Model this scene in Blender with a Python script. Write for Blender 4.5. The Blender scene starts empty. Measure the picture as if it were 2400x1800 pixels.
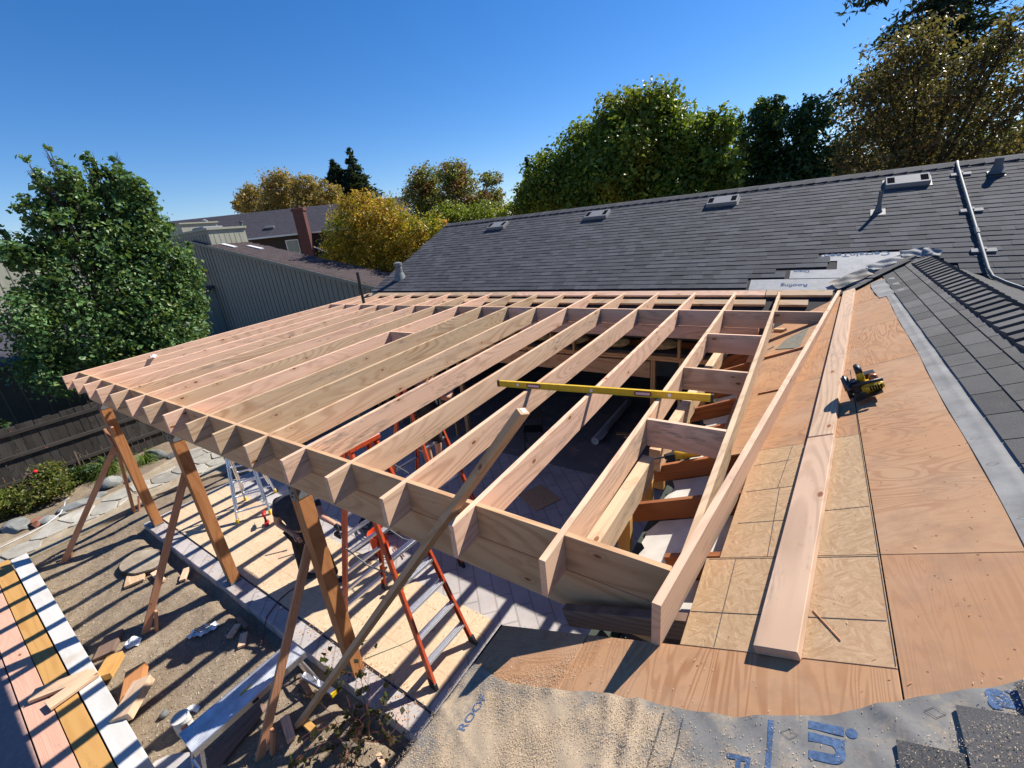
import bpy, bmesh, math, random
import numpy as np
from mathutils import Vector as V, Matrix as M

# ------------------------------------------------------------------ scene set-up
sc = bpy.context.scene
COL = sc.collection
RND = random.Random(11)
NPR = np.random.default_rng(11)

CAM_H = 4.72
PITCH, ROLL, YAW, FPX = 0.348976, -0.106479, -0.618483, 1014.1
fwd = V((math.sin(YAW)*math.cos(PITCH), math.cos(YAW)*math.cos(PITCH), -math.sin(PITCH)))
rt = V((math.cos(YAW), -math.sin(YAW), 0)); up = rt.cross(fwd)
cr = math.cos(ROLL)*rt + math.sin(ROLL)*up
cu = -math.sin(ROLL)*rt + math.cos(ROLL)*up
cam_d = bpy.data.cameras.new('camera'); cam = bpy.data.objects.new('camera', cam_d); COL.objects.link(cam)
cm = M.Identity(4)
for i in range(3):
    cm[i][0] = cr[i]; cm[i][1] = cu[i]; cm[i][2] = -fwd[i]
cm[2][3] = CAM_H
cam.matrix_world = cm
cam_d.sensor_width = 36; cam_d.lens = FPX/2400*36; cam_d.clip_start = .05; cam_d.clip_end = 2000
sc.camera = cam

SUN_AZ, SUN_EL = math.radians(23), math.radians(44)     # azimuth from +Y towards +X
to_sun = V((math.sin(SUN_AZ)*math.cos(SUN_EL), math.cos(SUN_AZ)*math.cos(SUN_EL), math.sin(SUN_EL)))
w = bpy.data.worlds.new('World'); sc.world = w; w.use_nodes = True
wt = w.node_tree; wt.nodes.clear()
sky = wt.nodes.new('ShaderNodeTexSky'); sky.sky_type = 'NISHITA'; sky.sun_disc = False
sky.sun_elevation = SUN_EL; sky.sun_rotation = SUN_AZ; sky.altitude = 0
sky.air_density = 1.0; sky.dust_density = 0.1; sky.ozone_density = 4.0
bgn = wt.nodes.new('ShaderNodeBackground'); bgn.inputs[1].default_value = 0.079
wo = wt.nodes.new('ShaderNodeOutputWorld')
hs = wt.nodes.new('ShaderNodeHueSaturation'); hs.inputs['Saturation'].default_value = 1.30
tn = wt.nodes.new('ShaderNodeMix'); tn.data_type = 'RGBA'; tn.blend_type = 'MULTIPLY'; tn.inputs[0].default_value = 1; tn.inputs[7].default_value = (.86, .87, 1.02, 1)
wt.links.new(sky.outputs[0], hs.inputs['Color']); wt.links.new(hs.outputs[0], tn.inputs[6]); wt.links.new(tn.outputs[2], bgn.inputs[0]); wt.links.new(bgn.outputs[0], wo.inputs[0])
sl = bpy.data.lights.new('sun', 'SUN'); sl.energy = 4.9; sl.angle = math.radians(.53); sl.color = (1, .94, .84)
so = bpy.data.objects.new('sun', sl); COL.objects.link(so)
so.rotation_euler = to_sun.to_track_quat('Z', 'Y').to_euler(); so.location = (10, 30, 40)
sc.view_settings.view_transform = 'Standard'; sc.view_settings.look = 'None'
sc.view_settings.gamma = 1; sc.view_settings.exposure = .80; sc.view_settings.use_curve_mapping = False
sc.render.engine = 'CYCLES'
sc.render.resolution_x = 1024; sc.render.resolution_y = 768
sc.cycles.max_bounces = 4; sc.cycles.diffuse_bounces = 2; sc.cycles.glossy_bounces = 2; sc.cycles.transmission_bounces = 2; sc.cycles.transparent_max_bounces = 4

# ------------------------------------------------------------------ material helpers
class NT:
    def __init__(s, name):
        s.m = bpy.data.materials.new(name); s.m.use_nodes = True; s.t = s.m.node_tree
        s.b = s.t.nodes['Principled BSDF']; s.o = s.t.nodes['Material Output']
    def n(s, ty, **k):
        x = s.t.nodes.new('ShaderNode'+ty)
        for a, v in k.items(): setattr(x, a, v)
        return x
    def l(s, a, b): s.t.links.new(a, b)
    def coords(s, kind='Object', scale=(1, 1, 1), rot=(0, 0, 0), rnd=0):
        tc = s.n('TexCoord'); out = tc.outputs[kind]
        if rnd:
            oi = s.n('ObjectInfo'); mu = s.n('Math', operation='MULTIPLY'); mu.inputs[1].default_value = rnd
            s.l(oi.outputs['Random'], mu.inputs[0])
            ad = s.n('VectorMath', operation='ADD'); s.l(out, ad.inputs[0]); s.l(mu.outputs[0], ad.inputs[1]); out = ad.outputs[0]
        mp = s.n('Mapping'); mp.inputs['Scale'].default_value = scale; mp.inputs['Rotation'].default_value = rot
        s.l(out, mp.inputs[0]); return mp.outputs[0]
    def noise(s, vec, scale=5, detail=3, rough=.5, dist=0):
        x = s.n('TexNoise'); x.inputs['Scale'].default_value = scale; x.inputs['Detail'].default_value = detail
        x.inputs['Roughness'].default_value = rough; x.inputs['Distortion'].default_value = dist
        if vec is not None: s.l(vec, x.inputs['Vector'])
        return x.outputs['Fac']
    def vor(s, vec, scale=5, feature='F1', out='Distance', rnd=1):
        x = s.n('TexVoronoi', feature=feature); x.inputs['Scale'].default_value = scale; x.inputs['Randomness'].default_value = rnd
        s.l(vec, x.inputs['Vector']); return x.outputs[out]
    def ramp(s, fac, stops):
        x = s.n('ValToRGB'); e = x.color_ramp.elements
        while len(e) < len(stops): e.new(.5)
        for i, (p, c) in enumerate(stops):
            e[i].position = p; e[i].color = (c, c, c, 1) if isinstance(c, (int, float)) else (*c, 1)
        s.l(fac, x.inputs[0]); return x.outputs[0]
    def mix(s, fac, a, b, mode='MIX'):
        x = s.n('Mix', data_type='RGBA', blend_type=mode)
        for sock, v in ((0, fac), (6, a), (7, b)):
            if hasattr(v, 'is_output'): s.l(v, x.inputs[sock])
            elif sock == 0: x.inputs[0].default_value = v
            else: x.inputs[sock].default_value = (*v, 1)
        return x.outputs[2]
    def math(s, op, a, b=None, c=None):
        x = s.n('Math', operation=op)
        for i, v in enumerate((a, b, c)):
            if v is None: continue
            if hasattr(v, 'is_output'): s.l(v, x.inputs[i])
            else: x.inputs[i].default_value = v
        return x.outputs[0]
    def sep(s, vec):
        x = s.n('SeparateXYZ'); s.l(vec, x.inputs[0]); return x.outputs
    def rand(s): return s.n('ObjectInfo').outputs['Random']
    def island(s): return s.n('NewGeometry').outputs['Random Per Island']
    def bump(s, h, strength=.3, dist=.01):
        x = s.n('Bump'); x.inputs['Strength'].default_value = strength; x.inputs['Distance'].default_value = dist
        s.l(h, x.inputs['Height']); s.l(x.outputs[0], s.b.inputs['Normal'])
    def done(s, col, rough=.7, metal=0, spec=.3):
        if hasattr(col, 'is_output'): s.l(col, s.b.inputs['Base Color'])
        else: s.b.inputs['Base Color'].default_value = (*col, 1)
        if hasattr(rough, 'is_output'): s.l(rough, s.b.inputs['Roughness'])
        else: s.b.inputs['Roughness'].default_value = rough
        s.b.inputs['Metallic'].default_value = metal
        s.b.inputs['Specular IOR Level'].default_value = spec
        return s.m

def wood(name, light, dark, pink=None, knots=True, ring=7.0, rough=.75, kn=(2.9, 6, 6), vary=.45):
    s = NT(name)
    c1 = s.coords('Object', (.55, 9, 9), rnd=37)
    g = s.noise(c1, 1.0, 3, .6, .9)                      # long soft streaks
    N = s.noise(s.coords('Object', (.30, 2.4, 2.4), rnd=53), 1.0, 1, .4, .35)     # contour lines read as cathedral grain
    sn = s.math('MULTIPLY_ADD', s.math('SINE', s.math('MULTIPLY', N, ring*24.)), .5, .5)
    lines = s.ramp(sn, [(.45, 0.), (.95, 1.)])
    msk = s.ramp(s.noise(s.coords('Object', (.8, 3, 3), rnd=61), 1.3, 2), [(.35, .2), (.65, .95)])
    f = s.math('MULTIPLY', s.math('MULTIPLY', lines, msk), .75)
    f = s.math('ADD', f, s.math('MULTIPLY', s.ramp(g, [(.35, 0.), (.75, 1.)]), .40))
    col = s.mix(f, light, dark)
    if pink:
        big = s.noise(s.coords('Object', (.5, 2, 2), rnd=91), 1.2, 2)
        pf = s.math('MULTIPLY_ADD', s.rand(), .75, s.math('MULTIPLY', big, .55))
        col = s.mix(s.ramp(pf, [(.25, 0.), (.95, .85)]), col, s.mix(f, pink, tuple(x*.72 for x in pink)))
    if knots:
        kd = s.vor(s.coords('Object', kn, rnd=17), 1.0)
        kf = s.ramp(kd, [(.06, 1.), (.085, .5), (.105, 0.)])
        ringk = s.ramp(kd, [(.10, 0.), (.16, .55), (.25, 0.)])
        col = s.mix(ringk, col, dark)
        col = s.mix(kf, col, (.22, .085, .04))
    v = s.math('MULTIPLY_ADD', s.rand(), vary, 1-vary*.55)
    vv = s.n('HueSaturation'); s.l(v, vv.inputs['Value']); s.l(col, vv.inputs['Color'])
    # grime specks
    sp = s.noise(s.coords('Object', (6, 14, 14), rnd=5), 1.5, 2, .7)
    col = s.mix(s.ramp(sp, [(.63, 0.), (.78, .35)]), vv.outputs[0], tuple(x*.45 for x in dark))
    if pink:
        mm_ = s.noise(s.coords('Object', (.7, 4, 4), rnd=83), 1.6, 1)
        ml = s.noise(s.coords('Object', (7, 42, 42), rnd=47), 1.0, 2, .75)
        mf = s.math('MULTIPLY', s.ramp(mm_, [(.54, 0.), (.68, 1.)]), s.ramp(ml, [(.46, 0.), (.66, .75)]))
        col = s.mix(mf, col, (.24, .205, .165))
    s.bump(f, .25, .003)
    return s.done(col, rough, spec=.25)

MAT = {}
MAT['fir'] = wood('new_fir', (.72, .525, .325), (.49, .29, .155), pink=(.71, .435, .31))
MAT['fir_pale'] = wood('pale_fir', (.60, .445, .29), (.42, .27, .16), pink=(.585, .39, .275), vary=.15)
MAT['cedar'] = wood('stained_post', (.46, .205, .08), (.33, .125, .042), ring=5, vary=.15)
MAT['brace'] = wood('brace_wood', (.54, .27, .15), (.40, .175, .085), vary=.3)
MAT['beam'] = wood('beam_wood', (.58, .365, .205), (.42, .23, .115), ring=5, vary=.1)
MAT['oldrafter'] = wood('aged_rafter', (.34, .13, .05), (.20, .065, .025), knots=False, vary=.25)
MAT['stud'] = wood('stud_wood', (.58, .36, .18), (.44, .235, .10), vary=.3)
MAT['greywood'] = wood('grey_fence', (.06, .053, .047), (.032, .028, .025), knots=True, vary=.5, rough=.9)
MAT['dirtywood'] = wood('dirty_board', (.22, .145, .11), (.13, .085, .065), knots=False, vary=.2)
MAT['glulam'] = wood('orange_laminate', (.50, .285, .095), (.41, .205, .06), ring=4, knots=False, vary=.1)
MAT['pinkbeam'] = wood('pink_board', (.62, .37, .27), (.50, .27, .19), vary=.15)

def plain(name, col, rough=.6, metal=0, spec=.4, nz=0, nscale=30, bump=0):
    s = NT(name)
    if nz:
        n = s.noise(s.coords('Object', rnd=9), nscale, 4, .6)
        c = s.mix(s.ramp(n, [(.3, 0.), (.7, 1.)]), tuple(x*(1-nz) for x in col), tuple(min(1, x*(1+nz)) for x in col))
        if bump: s.bump(n, bump, .005)
        return s.done(c, rough, metal, spec)
    return s.done(col, rough, metal, spec)

MAT['galv'] = plain('galvanised_steel', (.17, .185, .185), .6, .1, .25, .15, 60)
MAT['alu'] = plain('aluminium', (.72, .73, .75), .32, .9, .5, .12, 40)
MAT['redfg'] = plain('red_fibreglass', (.52, .075, .025), .45, 0, .5, .15, 20)
MAT['black'] = plain('black_rubber', (.018, .018, .02), .5)
MAT['dull'] = plain('dull_black', (.012, .012, .014), 1, 0, 0)
MAT['darkmetal'] = plain('dark_metal', (.07, .07, .08), .35, .7)
MAT['yellow'] = plain('yellow_paint', (.66, .42, .015), .4, 0, .5, .12, 25)
MAT['toolyellow'] = plain('tool_yellow', (.55, .36, .02), .42, 0, .5, .1, 40)
MAT['toolred'] = plain('tool_red', (.45, .02, .02), .4)
MAT['bucketred'] = plain('bucket_orange_red', (.72, .075, .02), .45, 0, .4, .15, 12)
MAT['white'] = plain('white_plastic', (.78, .78, .77), .5)
MAT['vial'] = plain('vial_red', (.62, .12, .10), .3)
MAT['maroon'] = plain('maroon_print', (.22, .03, .04), .5)
MAT['vialglow'] = plain('vial_liquid', (.80, .55, .50), .2)
MAT['ink'] = plain('blue_ink', (.075, .125, .225), .8, 0, .1, .35, 70)
MAT['inkdark'] = plain('pencil_line', (.09, .085, .085), .9, 0, .1)
MAT['drywall'] = plain('drywall', (.58, .55, .50), .9, 0, .1, .18, 5)
MAT['paper'] = plain('paper_roll', (.50, .50, .50), .8, 0, .1, .1, 8)
MAT['skin'] = plain('skin', (.50, .27, .18), .55, 0, .35, .08, 30)
MAT['shirt'] = plain('dark_shirt', (.045, .046, .055), .9, 0, .1, .3, 12)
MAT['pants'] = plain('dark_trousers', (.045, .038, .033), .9, 0, .1, .35, 14)
MAT['bluepaint'] = plain('blue_end_paint', (.13, .22, .27), .8, 0, .1, .3, 20)
MAT['insul'] = plain('insulation', (.50, .38, .20), 1, 0, 0, .3, 14, .6)
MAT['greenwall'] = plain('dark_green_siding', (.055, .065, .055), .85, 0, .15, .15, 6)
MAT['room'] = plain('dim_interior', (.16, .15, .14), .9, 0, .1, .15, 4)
MAT['pipegrey'] = plain('grey_vent_pipe', (.12, .125, .13), .6, .3)
MAT['ventgrey'] = plain('vent_grey', (.21, .215, .225), .7, 0, .15, .08, 20)
MAT['trimwhite'] = plain('white_trim', (.62, .62, .60), .6)
MAT['glass'] = plain('window_glass', (.12, .15, .17), .08, 0, .8)
MAT['cord'] = plain('brown_cord', (.16, .06, .035), .7)
MAT['flower'] = plain('red_flower', (.62, .02, .03), .5)
MAT['clay'] = plain('terracotta', (.20, .09, .06), .9, 0, .1, .3, 20)

def m_whitebeam():
    s = NT('white_primed_beam')
    n = s.noise(s.coords('Object', (.6, 3, 3)), 3, 4, .65)
    st = s.noise(s.coords('Object', (1, 1, 1)), 2.2, 5, .6)
    c = s.mix(s.ramp(n, [(.35, 0.), (.75, 1.)]), (.56, .55, .53), (.47, .45, .41))
    c = s.mix(s.ramp(st, [(.58, 0.), (.72, .6)]), c, (.42, .33, .24))
    return s.done(c, .7)
MAT['whitebeam'] = m_whitebeam()

def m_osb(name, lines=False, a=(.45, .31, .182), b=(.365, .232, .125)):
    s = NT(name)
    sw = s.noise(s.coords('Object', rnd=3), 7, 2)
    def flakes(rot):
        vec = s.coords('Object', (1, 1, .02), (0, 0, rot), rnd=7)
        mp = s.n('Mapping'); mp.inputs['Scale'].default_value = (24, 92, .2); s.l(vec, mp.inputs[0])
        ns = s.n('TexNoise'); ns.inputs['Scale'].default_value = 9; s.l(vec, ns.inputs['Vector'])
        ad = s.n('VectorMath', operation='MULTIPLY_ADD'); s.l(ns.outputs['Color'], ad.inputs[0])
        ad.inputs[1].default_value = (2.8, 2.8, 0); s.l(mp.outputs[0], ad.inputs[2])
        v = s.n('TexVoronoi'); v.inputs['Scale'].default_value = 1; s.l(ad.outputs[0], v.inputs['Vector'])
        return s.sep(v.outputs['Color'])[0]
    f1, f2, f3 = flakes(.25), flakes(1.3), flakes(2.5)
    x1 = s.mix(s.ramp(sw, [(.47, 0.), (.5, 1.)]), f1, f2)
    sw2 = s.noise(s.coords('Object', (1, 1, 1), rnd=21), 9, 2)
    x2 = s.mix(s.ramp(sw2, [(.52, 0.), (.55, 1.)]), x1, f3)
    c = s.ramp(x2, [(0, b), (.35, tuple((p+q)/2 for p, q in zip(a, b))), (.8, a), (1, tuple(min(1, p*1.12) for p in a))])
    fs_ = s.noise(s.coords('Object', (1, 1, .1), rnd=43), 150, 2, .7)
    c = s.mix(s.ramp(fs_, [(.45, 0.), (.7, .35)]), c, (.25, .15, .08))
    dk = s.noise(s.coords('Object', rnd=41), 34, 3, .7)
    c = s.mix(s.ramp(dk, [(.64, 0.), (.74, .5)]), c, (.22, .12, .05))
    stn = s.noise(s.coords('Object', rnd=61), 1.3, 4, .6)
    c = s.mix(s.ramp(stn, [(.5, 0.), (.75, .45)]), c, (.55, .30, .19))
    if lines:
        p = s.sep(s.coords('Object'))
        lx = s.math('PINGPONG', s.math('ADD', p[0], 10.), .2033); ly = s.math('PINGPONG', s.math('ADD', p[1], 10.), .305)
        ln = s.math('MINIMUM', lx, ly)
        c = s.mix(s.ramp(ln, [(.003, .38), (.006, 0.)]), c, (.20, .12, .06))
    s.bump(x2, .2, .002)
    return s.done(c, .75, spec=.2)
MAT['osb'] = m_osb('osb_board'); MAT['osbfloor'] = m_osb('osb_floor_sheet', True, (.60, .475, .325), (.52, .39, .25))

def m_ply(name, along_y=True, base=(.43, .235, .12), freq=105., con=(.2, .95), sc_=None):
    s = NT(name)
    sc_ = sc_ or ((6.5, .8, 1) if along_y else (.8, 6.5, 1))
    n = s.noise(s.coords('Object', sc_, rnd=23), 1.0, 2, .45, .55)
    sn = s.math('SINE', s.math('MULTIPLY', n, freq))
    ln = s.ramp(s.math('MULTIPLY_ADD', sn, .5, .5), [(.45, 0.), (.9, 1.)])
    msk = s.ramp(s.noise(s.coords('Object', (1, 1, 1), rnd=31), 1.6, 3), [(.36, con[0]), (.62, con[1])])
    f = s.math('MULTIPLY', ln, msk)
    c = s.mix(f, base, (base[0]*.70, base[1]*.58, base[2]*.50))
    big = s.noise(s.coords('Object', rnd=77), 2.2, 4, .6)
    c = s.mix(s.ramp(big, [(.42, 0.), (.72, .5)]), c, (.44, .305, .205))
    bl = s.noise(s.coords('Object', rnd=87), 5.5, 5, .7)
    c = s.mix(s.ramp(bl, [(.47, 0.), (.70, .6)]), c, (.27, .165, .105))
    nl = s.vor(s.coords('Object', (1, 1, .1), rnd=13), 16)
    c = s.mix(s.ramp(nl, [(.055, .85), (.085, 0.)]), c, (.10, .05, .03))
    fine = s.noise(s.coords('Object', (40, 4, 1) if along_y else (4, 40, 1)), 3, 3, .6)
    c = s.mix(s.ramp(fine, [(.5, 0.), (.8, .35)]), c, (.36, .20, .10))
    s.bump(f, .15, .002)
    return s.done(c, .75, spec=.2)
MAT['ply'] = m_ply('plywood_sheet'); MAT['plyx'] = m_ply('plywood_cross', False, (.42, .235, .125), 120., (.1, .8), (1.6, 4.2, 1)); MAT['plyfine'] = m_ply('plywood_fine', True, (.395, .215, .115), 150., (.05, .35), (9, .7, 1))

def m_shingle(name, c0, c1, use_obj=True, spk=(.17, .17, .18)):
    s = NT(name)
    r = s.rand() if use_obj else s.island()
    c = s.ramp(r, [(0, c0), (.55, tuple((a+b)/2 for a, b in zip(c0, c1))), (1, c1)])
    co = s.coords('Object', rnd=29)
    sp = s.noise(co, 260, 2, .7)
    c = s.mix(s.ramp(sp, [(.56, 0.), (.70, .55)]), c, spk)
    pt = s.noise(co, 5, 4, .65)
    c = s.mix(s.ramp(pt, [(.45, 0.), (.75, .4)]), c, tuple(x*.62 for x in c0))
    s.bump(sp, .5, .003)
    return s.done(c, .9, spec=.25)
MAT['shingle'] = m_shingle('asphalt_shingle', (.042, .044, .052), (.082, .085, .097))
MAT['shingle_s'] = m_shingle('asphalt_shingle_field', (.042, .044, .052), (.082, .085, .097), False)
MAT['shingle_w'] = m_shingle('asphalt_shingle_wing', (.058, .058, .06), (.115, .112, .112), True, (.26, .24, .22))
MAT['shingle_b'] = m_shingle('brown_shingle_field', (.072, .055, .056), (.088, .067, .067), False, (.10, .08, .08))
MAT['shingle_d'] = m_shingle('slate_shingle_field', (.052, .048, .062), (.068, .064, .08), False, (.09, .085, .10))

def m_under():
    s = NT('roof_underlayment')
    co = s.coords('Object')
    n = s.noise(co, 3.0, 5, .6, .4); f = s.noise(co, 60, 3, .6)
    c = s.mix(s.ramp(n, [(.35, 0.), (.7, 1.)]), (.155, .15, .143), (.235, .227, .212))
    c = s.mix(s.ramp(f, [(.5, 0.), (.75, .5)]), c, (.125, .123, .12))
    pz = s.sep(co); gx_ = s.math('MULTIPLY', s.math('ADD', pz[0], .72), 1.75); gy_ = s.math('MULTIPLY', s.math('ADD', pz[1], -.78), 2.1)
    core = s.math('EXPONENT', s.math('MULTIPLY', s.math('ADD', s.math('MULTIPLY', gx_, gx_), s.math('MULTIPLY', gy_, gy_)), -1.))
    dust = s.noise(co, 5, 6, .72)
    dm = s.math('ADD', s.math('MULTIPLY', core, .42), s.math('MULTIPLY', s.math('SUBTRACT', dust, .5), 1.5))
    grit = s.noise(co, 330, 2, .7)
    c = s.mix(s.ramp(dm, [(.02, 0.), (.30, .92)]), c, s.mix(s.ramp(grit, [(.38, 0.), (.62, 1.)]), (.33, .245, .155), (.56, .44, .305)))
    s.bump(n, .5, .01)
    return s.done(c, .75, spec=.2)
MAT['under'] = m_under(); MAT['strip_under'] = plain('strip_underlayment', (.235, .232, .225), .75, 0, .2, .22, 7, .3); MAT['pale_under'] = plain('pale_underlayment', (.34, .34, .34), .7, 0, .3, .16, 9, .2)

def m_dirt():
    s = NT('dry_dirt')
    co = s.coords('Object')
    a = s.noise(co, .9, 6, .65); b = s.noise(co, 14, 5, .7); d = s.vor(co, 55)
    c = s.mix(s.ramp(a, [(.35, 0.), (.68, 1.)]), (.185, .145, .105), (.29, .232, .17))
    c = s.mix(s.ramp(b, [(.42, 0.), (.7, .75)]), c, (.15, .11, .072))
    c = s.mix(s.ramp(d, [(.05, .35), (.14, 0.)]), c, (.47, .41, .33))
    st = s.noise(s.coords('Object', (1.5, 6, 1), (0, 0, .5)), 16, 4, .75)
    c = s.mix(s.ramp(st, [(.60, 0.), (.68, .55)]), c, (.40, .29, .17))
    h = s.math('ADD', s.math('MULTIPLY', b, .7), s.math('MULTIPLY', d, .5))
    s.bump(h, .45, .02)
    return s.done(c, .95, spec=.1)
MAT['dirt'] = m_dirt()

def m_conc(name, base=(.43, .395, .38), pat=True):
    s = NT(name)
    co = s.coords('Object')
    a = s.noise(co, 1.6, 5, .6); b = s.noise(co, 45, 4, .65)
    c = s.mix(s.ramp(a, [(.35, 0.), (.7, 1.)]), tuple(x*.82 for x in base), tuple(min(1, x*1.12) for x in base))
    c = s.mix(s.ramp(b, [(.5, 0.), (.75, .35)]), c, tuple(x*.6 for x in base))
    dst = s.noise(co, 2.7, 4, .65)
    c = s.mix(s.ramp(dst, [(.55, 0.), (.72, .5)]), c, (.52, .36, .28))
    if pat:
        br = s.n('TexBrick'); br.offset = .5
        br.inputs['Scale'].default_value = 1; br.inputs['Mortar Size'].default_value = .012
        br.inputs['Brick Width'].default_value = .46; br.inputs['Row Height'].default_value = .23
        br.inputs['Color1'].default_value = (1, 1, 1, 1); br.inputs['Color2'].default_value = (.88, .88, .9, 1); br.inputs['Mortar'].default_value = (.45, .43, .42, 1)
        s.l(s.coords('Object', (1, 1, 1), (0, 0, .785)), br.inputs['Vector'])
        c = s.mix(.55, c, br.outputs['Color'], 'MULTIPLY')
        s.bump(br.outputs['Fac'], -.35, .01)
    else: s.bump(b, .2, .004)
    return s.done(c, .85, spec=.2)
MAT['slab'] = m_conc('stamped_concrete'); MAT['conc'] = m_conc('rough_concrete', (.46, .43, .42), False)
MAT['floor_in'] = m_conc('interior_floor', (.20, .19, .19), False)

def m_stone(name, a, b):
    s = NT(name); co = s.coords('Object', rnd=19)
    n = s.noise(co, 5, 6, .65); n2 = s.noise(co, 40, 4, .6)
    c = s.mix(s.ramp(n, [(.35, 0.), (.7, 1.)]), a, b)
    hv = s.n('HueSaturation'); s.l(s.math('MULTIPLY_ADD', s.rand(), .45, .75), hv.inputs['Value']); s.l(c, hv.inputs['Color'])
    s.bump(s.math('ADD', n, s.math('MULTIPLY', n2, .4)), .5, .02)
    return s.done(hv.outputs[0], .9, spec=.15)
MAT['flag'] = m_stone('flagstone', (.30, .28, .24), (.42, .40, .35))
MAT['rock'] = m_stone('slate_rock', (.15, .155, .15), (.27, .275, .26))
MAT['stumptop'] = m_stone('cut_stump', (.20, .16, .12), (.33, .28, .21))
MAT['pathbase'] = m_stone('path_grit', (.24, .19, .13), (.36, .30, .22))

def m_siding(name, col, dirx='X'):
    s = NT(name); co = s.coords('Object')
    n = s.noise(s.coords('Object', (6, 6, .6)), 2, 4, .6)
    c = s.mix(s.ramp(n, [(.35, 0.), (.7, 1.)]), tuple(x*.88 for x in col), tuple(x*1.1 for x in col))
    return s.done(c, .85, spec=.15)
MAT['sidingA'] = m_siding('shaded_grey_green_siding', (.27, .262, .21)); MAT['cream'] = m_siding('sunlit_cream_siding', (.36, .36, .285))  # one siding, sun and shade painted as a pale and a dark tone
MAT['groove_shade'] = m_siding('groove_shadow_siding', (.12, .118, .098)); MAT['darkwallB'] = m_siding('dark_brown_siding', (.045, .036, .032))  # groove shadows painted as strips of darker siding

def m_brick():
    s = NT('chimney_brick')
    br = s.n('TexBrick'); br.inputs['Scale'].default_value = 1; br.inputs['Brick Width'].default_value = .22; br.inputs['Row Height'].default_value = .075
    br.inputs['Mortar Size'].default_value = .012
    br.inputs['Color1'].default_value = (.10, .026, .022, 1); br.inputs['Color2'].default_value = (.07, .02, .018, 1); br.inputs['Mortar'].default_value = (.12, .075, .065, 1)
    tc = s.n('TexCoord'); mp = s.n('Mapping'); mp.inputs['Rotation'].default_value = (math.pi/2, 0, 0); s.l(tc.outputs['Object'], mp.inputs[0]); s.l(mp.outputs[0], br.inputs['Vector'])
    s.bump(br.outputs['Fac'], -.4, .01)
    return s.done(br.outputs['Color'], .9)
MAT['brick'] = m_brick()

def m_leaf(name, stops, patch=None, pscale=.5, rough=.45, spec=.35, trans=.35, tint=(.30, .42, .03)):
    s = NT(name)
    c = s.ramp(s.island(), stops)
    if patch:
        n = s.noise(s.coords('Object', rnd=71), pscale, 3, .6)
        c = s.mix(s.ramp(n, [(patch[1], 0.), (patch[2], .9)]), c, patch[0])
    vn = s.noise(s.coords('Object', rnd=33), 2.4*pscale/.5*.5+.6, 1, .6); hv = s.n('HueSaturation'); s.l(s.ramp(vn, [(.3, .55), (.7, 1.35)]), hv.inputs['Value']); s.l(c, hv.inputs['Color']); c = hv.outputs[0]
    s.done(c, rough, 0, spec)
    tr = s.n('BsdfTranslucent'); s.l(s.mix(.5, c, tint), tr.inputs[0])
    mx = s.n('MixShader'); mx.inputs[0].default_value = trans
    s.l(s.b.outputs[0], mx.inputs[1]); s.l(tr.outputs[0], mx.inputs[2]); s.l(mx.outputs[0], s.o.inputs[0])
    return s.m
MAT['leaf_pear'] = m_leaf('pear_leaves', [(0, (.040, .095, .034)), (.5, (.080, .165, .052)), (.9, (.145, .25, .075)), (1, (.24, .26, .09))], ((.20, .13, .02), .70, .78), .8, .42, .3, .25)
MAT['leaf_green'] = m_leaf('mixed_green_leaves', [(0, (.045, .085, .012)), (.5, (.115, .175, .020)), (1, (.27, .28, .028))], ((.36, .25, .02), .56, .70), .35)
MAT['leaf_dark'] = m_leaf('dark_green_leaves', [(0, (.012, .036, .014)), (.6, (.030, .078, .024)), (1, (.08, .12, .03))], ((.12, .06, .02), .66, .75), .5)
MAT['leaf_orange'] = m_leaf('orange_autumn_leaves', [(0, (.24, .20, .012)), (.4, (.46, .33, .02)), (.75, (.60, .32, .03)), (1, (.60, .19, .04))], ((.15, .21, .016), .50, .64), .38, tint=(.50, .44, .025))
MAT['leaf_yg'] = m_leaf('yellow_green_leaves', [(0, (.08, .12, .012)), (.5, (.20, .24, .02)), (1, (.38, .34, .03))], ((.36, .10, .03), .60, .70), .8)
MAT['leaf_red'] = m_leaf('red_autumn_leaves', [(0, (.08, .13, .025)), (.5, (.18, .22, .045)), (1, (.31, .20, .06))], ((.26, .045, .035), .52, .62), .9, tint=(.33, .38, .04))
MAT['leaf_brown'] = m_leaf('rusty_thin_leaves', [(0, (.055, .058, .02)), (.5, (.125, .10, .036)), (1, (.27, .14, .05))], ((.05, .055, .018), .56, .72), .45, tint=(.26, .25, .04))
MAT['needle'] = m_leaf('conifer_needles', [(0, (.008, .020, .014)), (.6, (.016, .034, .022)), (1, (.035, .055, .03))], None, .5, .6, .2, .1)
MAT['leaf_vine'] = m_leaf('dark_vine_leaves', [(0, (.012, .012, .010)), (.7, (.03, .028, .016)), (1, (.09, .05, .03))])
MAT['leaf_shrub'] = m_leaf('yellowish_shrub_leaves', [(0, (.05, .075, .012)), (.5, (.12, .15, .03)), (1, (.26, .20, .06))])
MAT['strap'] = m_leaf('strap_leaves', [(0, (.05, .10, .015)), (.6, (.13, .20, .035)), (1, (.28, .30, .10))])
MAT['bark'] = plain('bark', (.075, .055, .042), .95, 0, .1, .35, 12, .6)
MAT['vinestem'] = plain('vine_stem', (.13, .035, .03), .8)
MAT['chips'] = None
def m_chips(name, stops):
    s = NT(name); return s.done(s.ramp(s.island(), stops), .9, spec=.1)
MAT['sawdust'] = m_chips('sawdust_chips', [(0, (.40, .28, .165)), (.6, (.54, .41, .275)), (1, (.62, .50, .36))])
MAT['chips'] = m_chips('wood_shavings', [(0, (.38, .14, .06)), (.5, (.52, .26, .13)), (1, (.66, .44, .26))])
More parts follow.
